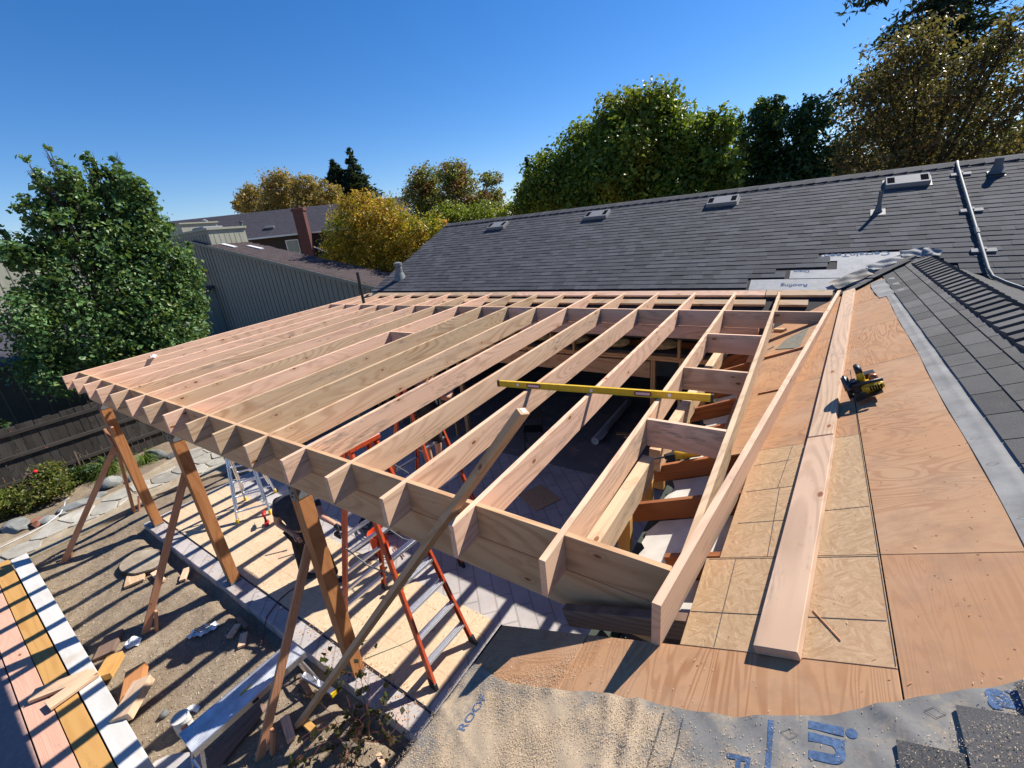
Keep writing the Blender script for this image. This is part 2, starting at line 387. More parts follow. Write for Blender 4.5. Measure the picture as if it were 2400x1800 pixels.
MAT['gravel'] = m_chips('gravel_bits', [(0, (.12, .09, .06)), (.5, (.33, .25, .17)), (.85, (.46, .36, .24)), (1, (.55, .51, .45))])

# ------------------------------------------------------------------ object helpers
WM = {}
def add(name, me, mat=None, parent=None, mw=None, label=None, cat=None, group=None, kind=None):
    o = bpy.data.objects.new(name, me); COL.objects.link(o)
    mw = mw.copy() if mw is not None else M.Identity(4)
    if me is not None and mat is not None and len(me.materials) == 0:
        me.materials.append(MAT[mat] if isinstance(mat, str) else mat)
    if parent is not None:
        o.parent = parent; o.matrix_basis = WM[parent.name].inverted() @ mw
    else: o.matrix_basis = mw
    WM[o.name] = mw
    if label: o['label'] = label
    if cat: o['category'] = cat
    if group: o['group'] = group
    if kind: o['kind'] = kind
    return o
def thing(name, label, cat, loc, rz=0, group=None):
    return add(name, None, None, None, M.Translation(V(loc)) @ M.Rotation(rz, 4, 'Z'), label, cat, group)
def T(*p): return M.Translation(V(p))
def frame(o, x, y, z):
    m = M.Identity(4)
    for i in range(3): m[i][0] = x[i]; m[i][1] = y[i]; m[i][2] = z[i]; m[i][3] = o[i]
    return m

class MB:
    def __init__(s): s.v = []; s.f = []
    def add(s, vs, fs):
        b = len(s.v); s.v += [tuple(v) for v in vs]; s.f += [tuple(b+i for i in f) for f in fs]; return s
    def box(s, lo, hi, mw=None):
        vs = [V((x, y, z)) for x in (lo[0], hi[0]) for y in (lo[1], hi[1]) for z in (lo[2], hi[2])]
        if mw is not None: vs = [mw @ v for v in vs]
        return s.add(vs, [(0, 1, 3, 2), (4, 6, 7, 5), (0, 4, 5, 1), (2, 3, 7, 6), (0, 2, 6, 4), (1, 5, 7, 3)])
    def tube(s, pts, r, n=8, cap=True):
        pts = [V(p) for p in pts]; rs = r if isinstance(r, (list, tuple)) else [r]*len(pts)
        b = len(s.v); prev = None
        for i, p in enumerate(pts):
            t = (pts[min(i+1, len(pts)-1)]-pts[max(i-1, 0)])
            t = t.normalized() if t.length > 1e-9 else V((0, 0, 1))
            a = prev - t*prev.dot(t) if prev is not None else t.orthogonal()
            if a.length < 1e-6: a = t.orthogonal()
            a.normalize(); prev = a; c = t.cross(a)
            for k in range(n):
                q = 2*math.pi*k/n; s.v.append(tuple(p + (a*math.cos(q)+c*math.sin(q))*rs[i]))
        for i in range(len(pts)-1):
            for k in range(n):
                k2 = (k+1) % n; s.f.append((b+i*n+k, b+i*n+k2, b+(i+1)*n+k2, b+(i+1)*n+k))
        if cap:
            s.f.append(tuple(b+k for k in reversed(range(n)))); e = b+(len(pts)-1)*n; s.f.append(tuple(e+k for k in range(n)))
        return s
    def prism(s, poly, z0, z1, mw=None):
        n = len(poly); vs = [V((x, y, z0)) for x, y in poly]+[V((x, y, z1)) for x, y in poly]
        if mw is not None: vs = [mw @ v for v in vs]
        return s.add(vs, [tuple(reversed(range(n))), tuple(range(n, 2*n))]+[(i, (i+1) % n, n+(i+1) % n, n+i) for i in range(n)])
    def lathe(s, prof, n=20, mw=None):
        b = len(s.v)
        for r, z in prof:
            for k in range(n):
                q = 2*math.pi*k/n; p = V((r*math.cos(q), r*math.sin(q), z)); s.v.append(tuple(mw @ p if mw is not None else p))
        for i in range(len(prof)-1):
            for k in range(n):
                k2 = (k+1) % n; s.f.append((b+i*n+k, b+i*n+k2, b+(i+1)*n+k2, b+(i+1)*n+k))
        s.f.append(tuple(b+k for k in reversed(range(n)))); e = b+(len(prof)-1)*n; s.f.append(tuple(e+k for k in range(n)))
        return s
    def mesh(s, name, smooth=False, bevel=0, seg=1):
        me = bpy.data.meshes.new(name); me.from_pydata(s.v, [], s.f)
        bm = bmesh.new(); bm.from_mesh(me); bmesh.ops.recalc_face_normals(bm, faces=bm.faces)
        if bevel:
            es = [e for e in bm.edges if len(e.link_faces) == 2 and e.calc_face_angle(0) > .5]
            bmesh.ops.bevel(bm, geom=es, offset=bevel, segments=seg, affect='EDGES', clamp_overlap=True)
        bm.to_mesh(me); bm.free()
        if smooth:
            for p in me.polygons: p.use_smooth = True
        return me

LCACHE = {}
def lumber_mesh(L, wd, dp, mat, bev=.0025):
    k = (round(L, 3), round(wd, 4), round(dp, 4), mat)
    if k not in LCACHE:
        LCACHE[k] = MB().box((-L/2, -wd/2, -dp/2), (L/2, wd/2, dp/2)).mesh('lumber', bevel=bev)
    return LCACHE[k]
def lumber(name, p0, p1, wd, dp, mat, parent=None, upv=(0, 0, 1), top=False, **k):
    """board from p0 to p1; wd across, dp along upv; p0/p1 = centre line (or centre of the top edge)"""
    p0, p1 = V(p0), V(p1); x = (p1-p0).normalized(); z = V(upv) - x*V(upv).dot(x); z.normalize(); y = z.cross(x)
    c = (p0+p1)/2 - (z*dp/2 if top else V((0, 0, 0)))
    return add(name, lumber_mesh((p1-p0).length, wd, dp, mat), mat, parent, frame(c, x, y, z), **k)
def np_mesh(name, verts, faces):
    verts = np.asarray(verts, np.float32); faces = np.asarray(faces, np.int32)
    me = bpy.data.meshes.new(name); n, m = faces.shape
    me.vertices.add(len(verts)); me.vertices.foreach_set('co', verts.ravel())
    me.loops.add(n*m); me.loops.foreach_set('vertex_index', faces.ravel())
    me.polygons.add(n); me.polygons.foreach_set('loop_start', np.arange(0, n*m, m, dtype=np.int32))
    try: me.polygons.foreach_set('loop_total', np.full(n, m, np.int32))
    except Exception: pass
    me.polygons.foreach_set('use_smooth', np.zeros(n, bool)); me.update(calc_edges=True); return me
def rot_frames(nrm, rng):
    """orthonormal frames (a,b,n) for given normals"""
    n = nrm/np.linalg.norm(nrm, axis=1, keepdims=True)
    r = rng.normal(size=n.shape); a = np.cross(n, r); a /= np.linalg.norm(a, axis=1, keepdims=True)+1e-9
    return a, np.cross(n, a), n
def leaves(name, pos, nrm, size, rng, asp=.55, fold=.18):
    a, b, n = rot_frames(nrm, rng); N = len(pos)
    s = (size*np.exp(rng.normal(0, .33, N)).clip(.4, 1.9))[:, None]
    tip = pos + a*s; base = pos - a*s*.8
    l = pos + b*s*asp + n*s*fold; r = pos - b*s*asp + n*s*fold
    v = np.stack([base, r, tip, l], 1).reshape(-1, 3)
    return np_mesh(name, v, np.arange(4*N).reshape(N, 4))
def icorock(name, rx, ry, rz, seed, sub=2, flat=0):
    bm = bmesh.new(); bmesh.ops.create_icosphere(bm, subdivisions=sub, radius=1); rr = random.Random(seed)
    dirs = [(V((rr.gauss(0, 1), rr.gauss(0, 1), rr.gauss(0, 1))).normalized(), rr.uniform(.62, .95)) for _ in range(9)]
    for v in bm.verts:
        p = v.co.copy()
        for d, k in dirs:
            t = p.dot(d)
            if t > k: p -= d*(t-k)
        v.co = V((p.x*rx, p.y*ry, p.z*rz))
    me = bpy.data.meshes.new(name); bm.to_mesh(me); bm.free(); return me
def text_mesh(body, size, bold=.012):
    cu_ = bpy.data.curves.new('lettering', 'FONT'); cu_.body = body; cu_.size = size; cu_.offset = bold*size
    cu_.align_x = 'CENTER'; cu_.align_y = 'CENTER'
    o = bpy.data.objects.new('tmp', cu_); COL.objects.link(o)
    dg = bpy.context.evaluated_depsgraph_get(); me = bpy.data.meshes.new_from_object(o.evaluated_get(dg))
    bpy.data.objects.remove(o); me.materials.clear(); return me

# planes of the place: wing roof, main roof, rafter tops
WS = .44
def wz(x): return 3.124 + WS*x
def mz(y): return 3.40 + .44*(y-8)
def rz(y): return 3.128 + .0361*(y-1.45)
_c = 1/math.sqrt(1+WS*WS)
WX = V((_c, 0, WS*_c)); WN = V((-WS*_c, 0, _c)); YV = V((0, 1, 0))      # wing: upslope, normal
MX = V((1, 0, 0)); MY = V((0, _c, .44*_c)); MN = V((0, -.44*_c, _c))    # main roof
def wframe(x, y, off=0): return frame(V((x, y, wz(x)))+WN*off, WX, YV, WN)
def mframe(x, y, off=0): return frame(V((x, y, mz(y)))+MN*off, MX, MY, MN)

# ================================================================== SETTING
def grid_mesh(name, xs, ys, fz):
    X, Y = np.meshgrid(xs, ys, indexing='ij'); Z = fz(X, Y)
    v = np.stack([X, Y, Z], -1).reshape(-1, 3); nx, ny = len(xs), len(ys)
    i = np.arange(nx*ny).reshape(nx, ny)
    f = np.stack([i[:-1, :-1], i[1:, :-1], i[1:, 1:], i[:-1, 1:]], -1).reshape(-1, 4)
    me = np_mesh(name, v, f)
    for p in me.polygons: p.use_smooth = True
    return me
def lump(X, Y):
    return (.018*np.sin(X*2.3+.7*np.sin(Y*3.1)) + .014*np.sin(Y*4.1+X*1.7) + .009*np.sin(X*7.7-Y*5.3) + .006*np.sin(X*13+Y*11)
            + .004*np.sin(X*29+3*np.sin(Y*17)) + .003*np.sin(Y*41+2*np.sin(X*23)))
def fz(X, Y):
    d = np.clip((np.maximum(np.abs(X+8)-9, np.abs(Y-1)-5))/4, 0, 1)
    trench = np.where((X > -10.4) & (X < -2.2), np.exp(-((Y-1.50)/.09)**2), 0)
    return -.125 + lump(X, Y)*(1-.4*d) - .07*trench
xs = np.concatenate([np.linspace(-400, -30, 12), np.linspace(-28, -15.2, 14), np.arange(-15, -.5, .055), np.linspace(0, 30, 14), np.linspace(50, 300, 6)])
ys = np.concatenate([np.linspace(-300, -10, 8), np.linspace(-8, -1.2, 12), np.arange(-1, 1.62, .045), np.linspace(1.7, 8, 40), np.linspace(9, 60, 18), np.linspace(80, 400, 6)])
add('ground', grid_mesh('ground', xs, ys, fz), 'dirt', kind='structure', label='dry brown dirt yard strewn with wood chips')

slab = add('concrete_slab', MB().box((-10.28, 1.60, -.3), (-.9, 6.78, 0)).mesh('slab', bevel=.008), 'slab', kind='structure', label='grey stamped concrete patio slab under the timber frame')
# saw-cut joint between the edge band and the slab
add('control_joint', MB().box((-10.28, 1.842, -.001), (-.9, 1.862, .0015)).mesh('joint'), 'black', slab)

def clip_poly(poly, a, b, c):       # keep a*x+b*y<=c
    out = []
    for i in range(len(poly)):
        p, q = poly[i], poly[(i+1) % len(poly)]; dp = a*p[0]+b*p[1]-c; dq = a*q[0]+b*q[1]-c
        if dp <= 0: out.append(p)
        if dp*dq < 0:
            t = dp/(dp-dq); out.append((p[0]+t*(q[0]-p[0]), p[1]+t*(q[1]-p[1])))
    return out
def voronoi_cells(bound, pts, gap):
    cells = []
    for i, p in enumerate(pts):
        poly = list(bound)
        for j, q in enumerate(pts):
            if i == j or abs(p[0]-q[0]) > 1.6 or abs(p[1]-q[1]) > 1.6: continue
            a, b = q[0]-p[0], q[1]-p[1]; d = math.hypot(a, b); a /= d; b /= d
            poly = clip_poly(poly, a, b, a*(p[0]+q[0])/2+b*(p[1]+q[1])/2-gap)
            if len(poly) < 3: break
        if len(poly) >= 3: cells.append(poly)
    return cells
pathb = [(-12.4, -3), (-11.25, -3), (-11.3, 1.0), (-11.55, 2.2), (-11.2, 3.2), (-10.6, 4.2), (-10.6, 6.3), (-13.6, 6.3), (-13.35, 3.2), (-12.75, 1.8), (-12.55, 0.6)]
path = add('stone_path', MB().prism(pathb, -.2, -.075).mesh('path'), 'pathbase', kind='structure', label='garden path of irregular grey flagstones')
rp = random.Random(5); ppts = []
yy = -2.8
while yy < 6.2:
    xx = -13.5 + rp.uniform(0, .25)
    while xx < -10.6:
        ppts.append((xx+rp.uniform(-.14, .14), yy+rp.uniform(-.12, .12))); xx += rp.uniform(.42, .68)
    yy += .42
def inpoly(p, poly):
    c = False; n = len(poly)
    for i in range(n):
        a, b = poly[i], poly[(i+1) % n]
        if (a[1] > p[1]) != (b[1] > p[1]) and p[0] < (b[0]-a[0])*(p[1]-a[1])/(b[1]-a[1])+a[0]: c = not c
    return c
ppts = [p for p in ppts if inpoly(p, pathb)]
for poly in voronoi_cells([(-13.7, -3), (-10.5, -3), (-10.5, 6.3), (-13.7, 6.3)], ppts, .014):
    cx = sum(p[0] for p in poly)/len(poly); cy = sum(p[1] for p in poly)/len(poly)
    if not inpoly((cx, cy), pathb): continue
    poly = [q for q in poly if inpoly(q, pathb)] or poly
    if len(poly) < 3: continue
    rounded = []
    for i, p in enumerate(poly):       # soften corners
        a, b = poly[i-1], poly[(i+1) % len(poly)]
        for q in (a, b): rounded.append((p[0]+(q[0]-p[0])*.16, p[1]+(q[1]-p[1])*.16))
    pl = [(p[0]-cx, p[1]-cy) for p in rounded]
    add('stone', MB().prism(pl, -.04, .008).mesh('stone', bevel=.006), 'flag', path, T(cx, cy, -.058+rp.uniform(-.006, .01)) @ M.Rotation(rp.uniform(-.012, .012), 4, 'X'))

hx = np.linspace(-420, 60, 60); hz = lambda X, Y: -5 + np.where(Y > 260, 1, 0)*(16+7*np.sin(X*.014)+4*np.sin(X*.037+1)+2*np.sin(X*.09))
add('hills', grid_mesh('hills', hx, np.array([230., 262., 300., 420.]), hz), plain('dry_grass_hill', (.18, .15, .08), .95, 0, .1, .3, .05), kind='structure', label='low dry hills on the horizon')

# ================================================================== THE HOUSE
house = thing('house', 'grey shingled house with its rear wall and side wing opened up for an addition', 'house', (-4, 9.5, 0))
# --- main roof slabs
def slab_poly(pts, th):          # sloped sheet from 4 corner points, thickened downwards
    n = len(pts); return MB().add([V(p) for p in pts]+[V(p)-V((0, 0, th)) for p in pts], [tuple(range(n)), tuple(reversed(range(n, 2*n)))]+[(i, n+i, n+(i+1) % n, (i+1) % n) for i in range(n)])
XL, XR, YR = -10.17, 5.2, 11.52
mainroof = add('roof_slope', slab_poly([(XL, 6.78, mz(6.78)-.006), (XR, 6.78, mz(6.78)-.006), (XR, YR, mz(YR)-.006), (XL, YR, mz(YR)-.006)], .05).mesh('roof_slope'), plain('near_black_deck', (.022, .02, .024), .9), house)  # deck beneath the shingles in one even near-black
ZR = mz(YR)
add('rear_roof_slope', slab_poly([(XL, YR+.002, ZR-.006), (XR, YR+.002, ZR-.006), (XR, 16.6, ZR-.006-.44*5.08), (XL, 16.6, ZR-.006-.44*5.08)], .05).mesh('rear_roof'), 'shingle_s', house)
# rake trim on the gable end
add('rake_board', slab_poly([(XL-.03, 6.78, mz(6.78)-.02), (XL-.002, 6.78, mz(6.78)-.02), (XL-.002, YR, ZR-.02), (XL-.03, YR, ZR-.02)], .17).mesh('rake'), 'darkwallB', house)

# --- shingle tabs on the main roof
def tab_mesh(wd, raise_):
    m = MB(); d = .185
    m.add([(-wd/2, 0, .004), (wd/2, 0, .004), (wd/2, d, .0005), (-wd/2, d, .0005), (-wd/2, 0, .0105+raise_), (wd/2, 0, .0105+raise_), (wd/2, d, .003), (-wd/2, d, .003)],
          [(0, 3, 2, 1), (4, 5, 6, 7), (0, 1, 5, 4), (2, 3, 7, 6), (0, 4, 7, 3), (1, 2, 6, 5)])
    return m
WIDS = (.14, .17, .20, .24, .29, .33)
tabs = []; EXPO = .1405
def main_shingled(x, y):
    if y > 8.80: return True
    if x > 1.336 and (x-1.40) > (8.708-y): return True
    if y < 8.19: return x < -.80
    if y < 8.43: return x < -.27
    if y < 8.66: return x < .33
    return x < .14
rs = random.Random(3); yl = 7.985; ci = 0
while yl < YR-.06:
    x = XL-.02+rs.uniform(0, .1)
    while x < 4.6:
        wd = rs.choice(WIDS); xc = x+wd/2
        yc = yl
        if main_shingled(xc+wd/2, yc+.03): tabs.append((xc, yl+rs.uniform(-.004, .004), wd, rs.random() < .45))
        x += wd+.0003
    yl += EXPO*_c; ci += 1
tabs.sort(key=lambda t: (t[0])**2+t[1]**2+(mz(t[1])-CAM_H)**2)
tcache = {}
for (x, y, wd, r_) in tabs[:300]:
    k = (wd, r_)
    if k not in tcache: tcache[k] = tab_mesh(wd, .003 if r_ else 0).mesh('shingle')
    add('shingle', tcache[k], 'shingle', mainroof, mframe(x, y, .001))
vs, fs = [], []
for (x, y, wd, r_) in tabs[300:]:
    m = tab_mesh(wd, .003 if r_ else 0); mw = mframe(x, y, .001); b = len(vs)
    vs += [tuple(mw @ V(v)) for v in m.v]; fs += [tuple(b+i for i in f) for f in m.f]
add('shingle_field', np_mesh('shingle_field', vs, fs), 'shingle_s', mainroof, kind='stuff')
# ridge caps of the main roof
capm = MB(); capm.add([(-.16, -.13, -.055), (0, -.13, .012), (.16, -.13, -.055), (.16, .16, -.064), (0, .16, .002), (-.16, .16, -.064)], [(0, 1, 4, 5), (1, 2, 3, 4)])
def cap_mesh(hw, ln, drop, th):
    m = MB(); s_ = []
    for y, zo in ((0, th), (ln, .002)):
        s_.append([(-hw, y, -drop+zo), (0, y, zo+.004), (hw, y, -drop+zo), (hw, y, -drop), (0, y, -.002), (-hw, y, -drop)])
    m.add(s_[0]+s_[1], [(0, 1, 7, 6), (1, 2, 8, 7), (2, 3, 9, 8), (5, 0, 6, 11), (0, 5, 4, 1), (1, 4, 3, 2), (6, 7, 10, 11), (7, 8, 9, 10), (3, 4, 10, 9), (4, 5, 11, 10)])
    return m
cme = cap_mesh(.15, .25, .062, .022).mesh('ridge_cap')
x = XL
while x < 4.7:
    add('ridge_cap', cme, 'shingle', mainroof, frame(V((x+.25, YR, ZR+.016)), V((0, 1, 0)), V((-1, 0, 0)), V((0, 0, 1)))); x += .2

# --- wing roof
def wsheet(name, x0, x1, y0, y1, th, mat, off=0, parent=None, pts=None, bev=.0015):
    """sheet lying in the wing roof plane, top at plane+off"""
    cx, cy = (x0+x1)/2, (y0+y1)/2
    if pts is None: pts = [(x0, y0), (x1, y0), (x1, y1), (x0, y1)]
    pl = [((px-cx)/_c, py-cy) for px, py in pts]
    return add(name, MB().prism(pl, -th, 0).mesh(name, bevel=bev), mat, parent or house, wframe(cx, cy, off))
g = .0022
wsheet('plywood_sheet', -1.25, -.71-g, .2, 1.41, .014, 'plyx')
wsheet('plywood_sheet', -.71+g, .37-g, .2, 1.41, .014, 'ply')
wsheet('plywood_sheet', .37+g, 1.33, .2, 1.975, .014, 'plyfine', .0005)
wsheet('osb_sheet', -.285, .37-g, 1.41+g, 1.975, .012, 'osb', .001)
wsheet('osb_sheet', -.285, .37-g, 1.975+g, 3.15, .012, 'osb', .001, pts=[(-.225, 1.975+g), (.37-g, 1.975+g), (.37-g, 3.15), (-.185, 3.15)])
wsheet('plywood_sheet', .37+g, 1.33, 1.975+g, 4.42, .014, 'plyx', .0005)
wsheet('plywood_sheet', -.47, .37-g, 3.15+g, 4.42, .014, 'plyx', .0005)
wsheet('plywood_sheet', -.47, 1.33, 4.42+g, 5.64, .014, 'ply', .0005)
wsheet('plywood_sheet', -.53, 1.33, 5.64+g, 6.9, .014, 'plyx', .0005)
wsheet('plywood_sheet', -.42, 1.33, 6.9+g, 8.72, .014, 'ply', .0005, pts=[(-.42, 6.9+g), (1.33, 6.9+g), (1.33, 8.72), (.9, 8.3), (-.42, 6.97)])
# pencil / chalk lines on the osb and plywood
for (xa, ya, xb, yb) in ((-.27, 1.965, .365, 1.965), (-.28, 1.60, .36, 1.61), (-.155, 1.42, -.15, 1.96), (-.18, 2.27, .06, 2.27), (-.18, 2.60, .10, 2.61), (-.02, 1.98, -.01, 2.6), (-.02, 2.6, .03, 3.14), (.18, 2.33, .36, 2.34), (.366, 1.42, .366, 3.1), (-.17, 2.93, .03, 2.94), (.366, 3.1, .372, 4.3)):
    d_ = V(((xb-xa)/_c, yb-ya, 0)); ln = d_.length; ang = math.atan2(d_.y, d_.x)
    add('pencil_line', MB().box((-ln/2, -.0014, 0), (ln/2, .0014, .0006)).mesh('pencil_line'), 'inkdark', house, wframe((xa+xb)/2, (ya+yb)/2, .0022) @ M.Rotation(ang, 4, 'Z'))
# right slope of the wing
wr = add('wing_right_slope', slab_poly([(1.34, .1, 3.708), (5.2, .1, 3.708-.44*3.86), (5.2, 4.84, 3.708-.44*3.86), (1.34, 8.70, 3.708)], .05).mesh('wing_right'), 'under', house)
vs, fs = [], []
xr = 1.36
rs = random.Random(8)
while xr < 4.4:
    y = .1
    while y < 8.75-(xr-1.336)-.2:
        wd = .30; m = tab_mesh(wd, 0)
        px = V((_c, 0, -.44*_c)); nn = V((.44*_c, 0, _c))
        mw = frame(V((xr+.13, y+wd/2, 3.712-.44*(xr+.13-1.336)))+nn*.002, V((0, 1, 0)), -px, nn); b = len(vs)
        vs += [tuple(mw @ V(v)) for v in m.v]; fs += [tuple(b+i for i in f) for f in m.f]; y += wd+.004
    xr += .128
add('shingle_field', np_mesh('wing_right_shingles', vs, fs), 'shingle_w', wr, kind='stuff')
# left slope: remaining courses beside the ridge, and the stepped corner at the front
wing_sh = add('wing_shingle_base', MB().prism([((px-.95)/_c, py-4) for px, py in [(.87, 2.0), (1.33, 2.0), (1.33, 8.66), (.90, 8.22)]], 0, .003).mesh('shingle_base'), 'black', house, wframe(.95, 4, .002))
def wtab(x, y, wd, off=0, depth=.16):
    k = ('w', wd, depth)
    if k not in tcache:
        m = MB(); m.add([(0, -wd/2, .001), (depth, -wd/2, .0), (depth, wd/2, .0), (0, wd/2, .001), (0, -wd/2, .011), (depth, -wd/2, .005), (depth, wd/2, .005), (0, wd/2, .011)],
                        [(0, 3, 2, 1), (4, 5, 6, 7), (0, 1, 5, 4), (2, 3, 7, 6), (0, 4, 7, 3), (1, 2, 6, 5)])
        tcache[k] = m.mesh('wing_tab')
    add('shingle', tcache[k], 'shingle_w', wing_sh, wframe(x, y, .004+off) @ M.Rotation(rs.uniform(-.006, .006), 4, 'Z'))
for k, (x0, ph) in enumerate(((.868, .0), (.993, .11), (1.118, .05))):
    y = 2.02+ph
    while y < 8.35+(x0-.87)*.9:
        wd = .24 if rs.random() < .2 else .30
        wtab(x0, y+wd/2, wd-.009, .002*k); y += wd
for k, (x0, ytop) in enumerate(((.345, 1.165), (.475, 1.30), (.60, 1.395), (.725, 1.5), (.85, 1.58), (.975, 1.66), (1.1, 1.75))):
    y = ytop
    while y > .25:
        wtab(x0, y-.15, .291, .002+.002*k, .15); y -= .30
wcap = cap_mesh(.165, .27, .076, .034).mesh('ridge_cap')
y = .4
while y < 8.2:
    add('ridge_cap', wcap, 'shingle_w', wing_sh, frame(V((1.336, y, 3.712+.020)), V((1, 0, 0)), V((0, 1, 0)), V((0, 0, 1))) @ M.Rotation(rs.uniform(-.012, .012), 4, 'Z')); y += .168

# --- underlayment sheets
def cloth_on_wing(name, poly_fn, xs, ys, off, wr_fn, mat='under', parent=None):
    X, Y = np.meshgrid(xs, ys, indexing='ij'); keep = poly_fn(X, Y)
    Zo = off + wr_fn(X, Y)
    P = np.stack([X, Y, 3.124+WS*X], -1) + Zo[..., None]*np.array(WN)
    nx, ny = len(xs), len(ys); idx = np.arange(nx*ny).reshape(nx, ny)
    f = np.stack([idx[:-1, :-1], idx[1:, :-1], idx[1:, 1:], idx[:-1, 1:]], -1).reshape(-1, 4)
    kf = keep.reshape(-1)[f].all(1); me = np_mesh(name, P.reshape(-1, 3), f[kf])
    for p in me.polygons: p.use_smooth = True
    return add(name, me, mat, parent or house)
ux = [-1.30, -1.25, -1.05, -.85, -.69, -.5, -.35, -.2, .05, .21, .35, .49, .62, .80, 1.2]
uy = [1.17, 1.15, 1.085, 1.095, 1.10, 1.12, 1.128, 1.122, 1.16, 1.21, 1.28, 1.355, 1.43, 1.53, 1.70]
def under_edge(X): return np.interp(X, ux, uy) + .008*np.sin(X*6.3+.8)*np.sin(X*2.1) + .004*np.sin(X*17+1.3*np.sin(X*5)) + .0012*np.sin(X*53)
gx = np.arange(-1.30, 1.21, .012); gs = np.linspace(0, 1, 72)
GX, GS = np.meshgrid(gx, gs, indexing='ij'); GY = .28 + GS*(under_edge(GX)-.28)
def wr(X, Y):
    e = under_edge(X)-Y
    z = .004 + .010*np.exp(-((X+.36-.10*(1.1-Y))/.022)**2) + .008*np.exp(-((X+.47-.3*(1.1-Y))/.03)**2)
    z += .006*np.exp(-((X-.30-.9*(1.28-Y))/.03)**2)*np.exp(-e*4) + .006*np.exp(-(e/.05)**2)*(.5+.5*np.sin(X*23+np.sin(X*9)*2))
    z += .0025*np.sin(X*19+Y*13)*np.sin(Y*27-X*8)+.0015*np.sin(X*47+Y*39)
    z += .004*np.exp(-((Y-.80-.15*np.sin(X*3))/.02)**2)*(X < -.3)
    return np.maximum(z, .0025)
P = np.stack([GX, GY, 3.124+WS*GX], -1) + wr(GX, GY)[..., None]*np.array(WN)
ov = np.clip(-1.25-GX, 0, 1); P[..., 2] -= ov*1.2
ii = np.arange(GX.size).reshape(GX.shape); ff = np.stack([ii[:-1, :-1], ii[1:, :-1], ii[1:, 1:], ii[:-1, 1:]], -1).reshape(-1, 4)
ume = np_mesh('underlayment', P.reshape(-1, 3), ff)
for p in ume.polygons: p.use_smooth = True
under = add('underlayment', ume, 'under', house)
def uz(x, y): return V((x, y, wz(x))) + WN*(float(wr(np.array(x), np.array(y)))+.0015)
# strip beside the ridge courses and its patch near the valley
def strip_w(X, Y): return .0035+.002*np.sin(Y*9)*np.sin(X*30)+.003*np.exp(-((X-.83)/.012)**2)
def ribbon(name, x0f, x1f, ys, nx, off, wr_fn, mat='under'):
    Y, U = np.meshgrid(ys, np.linspace(0, 1, nx), indexing='ij'); X = x0f(Y)+(x1f(Y)-x0f(Y))*U
    P = np.stack([X, Y, 3.124+WS*X], -1)+(off+wr_fn(X, Y))[..., None]*np.array(WN); i_ = np.arange(X.size).reshape(X.shape)
    me = np_mesh(name, P.reshape(-1, 3), np.stack([i_[:-1, :-1], i_[:-1, 1:], i_[1:, 1:], i_[1:, :-1]], -1).reshape(-1, 4))
    for p in me.polygons: p.use_smooth = True
    return add(name, me, mat, house)
strip = ribbon('underlayment_strip', lambda Y: .752+.004*np.sin(Y*3.1)+.008*(Y-2), lambda Y: .92+0*Y, np.arange(1.4, 7.05, .05), 14, .001, strip_w, 'strip_under')
ribbon('underlayment_patch', lambda Y: .735+.02*np.sin(Y*2.3), lambda Y: .95+0*Y, np.arange(6.82, 7.95, .04), 14, .006, lambda X, Y: .004*np.sin(Y*14+X*20)+.004, 'strip_under')
# underlayment exposed on the main roof, stepped against the shingles
def mpoly(name, pts, th, mat, off, parent=house):
    cx = sum(p[0] for p in pts)/len(pts); cy = sum(p[1] for p in pts)/len(pts)
    return add(name, MB().prism([(px-cx, (py-cy)/_c) for px, py in pts], 0, th).mesh(name), mat, parent, mframe(cx, cy, off))
mu = mpoly('underlayment', [(-.80, 7.93), (.30, 7.90), (.86, 8.24), (1.35, 8.75), (1.1, 8.84), (.12, 8.84), (.12, 8.66), (.33, 8.66), (.33, 8.43), (-.27, 8.43), (-.27, 8.20), (-.80, 8.20)], .002, 'pale_under', .002)
mpoly('underlayment_lap', [(-.27, 8.20), (.75, 8.20), (.75, 8.212), (-.27, 8.212)], .0015, 'inkdark', .0045)
def mtext(body, size, x, y, flip=True, ink='ink'):
    mw = mframe(x, y, .0065)
    if flip: mw = mw @ M.Rotation(math.pi, 4, 'Z')
    add('lettering', text_mesh(body, size), ink, mu, mw)
mtext('Roofing', .115, -.19, 8.035); mtext('Diam', .10, -.12, 8.405); mtext('Deck', .10, .78, 8.42); mtext('CertainTeed', .16, .56, 8.815)
def wtext(body, size, x, y, rot, parent=under, ink='ink', bold=.012):
    me = text_mesh(body, size, bold); mw = M.Rotation(rot, 4, 'Z')
    for v in me.vertices:
        q = mw @ v.co; xx = x+q.x*_c; v.co = uz(xx, y+q.y)
    bm = bmesh.new(); bm.from_mesh(me); bm.to_mesh(me); bm.free()
    add('lettering', me, ink, parent)
wtext('ROOF', .066, -1.052, .905, math.pi/2, bold=.02)
wtext('in', .175, .205, 1.118, -math.pi/2, bold=.03)
wtext('a', .15, .585, 1.345, -math.pi/2, bold=.03)
wtext('F', .095, -.02, 1.0, -math.pi/2, bold=.03)
wtext('e', .06, .125, .985, -math.pi/2, bold=.03)
def diamond(x, y, s_, parent=under, flat=False):
    m = MB(); pts = [(-s_, 0), (0, s_*.7), (s_, 0), (0, -s_*.7)]; wv_ = .10
    for i in range(4):
        a, b = pts[i], pts[(i+1) % 4]
        q = [(a[0], a[1]), (b[0], b[1]), (b[0]*(1-wv_), b[1]*(1-wv_)), (a[0]*(1-wv_), a[1]*(1-wv_))]
        b0 = len(m.v)
        for px, py in q:
            m.v.append(tuple((V((x+px*_c, y+py, wz(x+px*_c)))+WN*.009) if flat else (uz(x+px*_c, y+py)+WN*.001)))
        m.f.append((b0, b0+1, b0+2, b0+3))
    add('diamond_mark', m.mesh('diamond'), 'inkdark', parent)
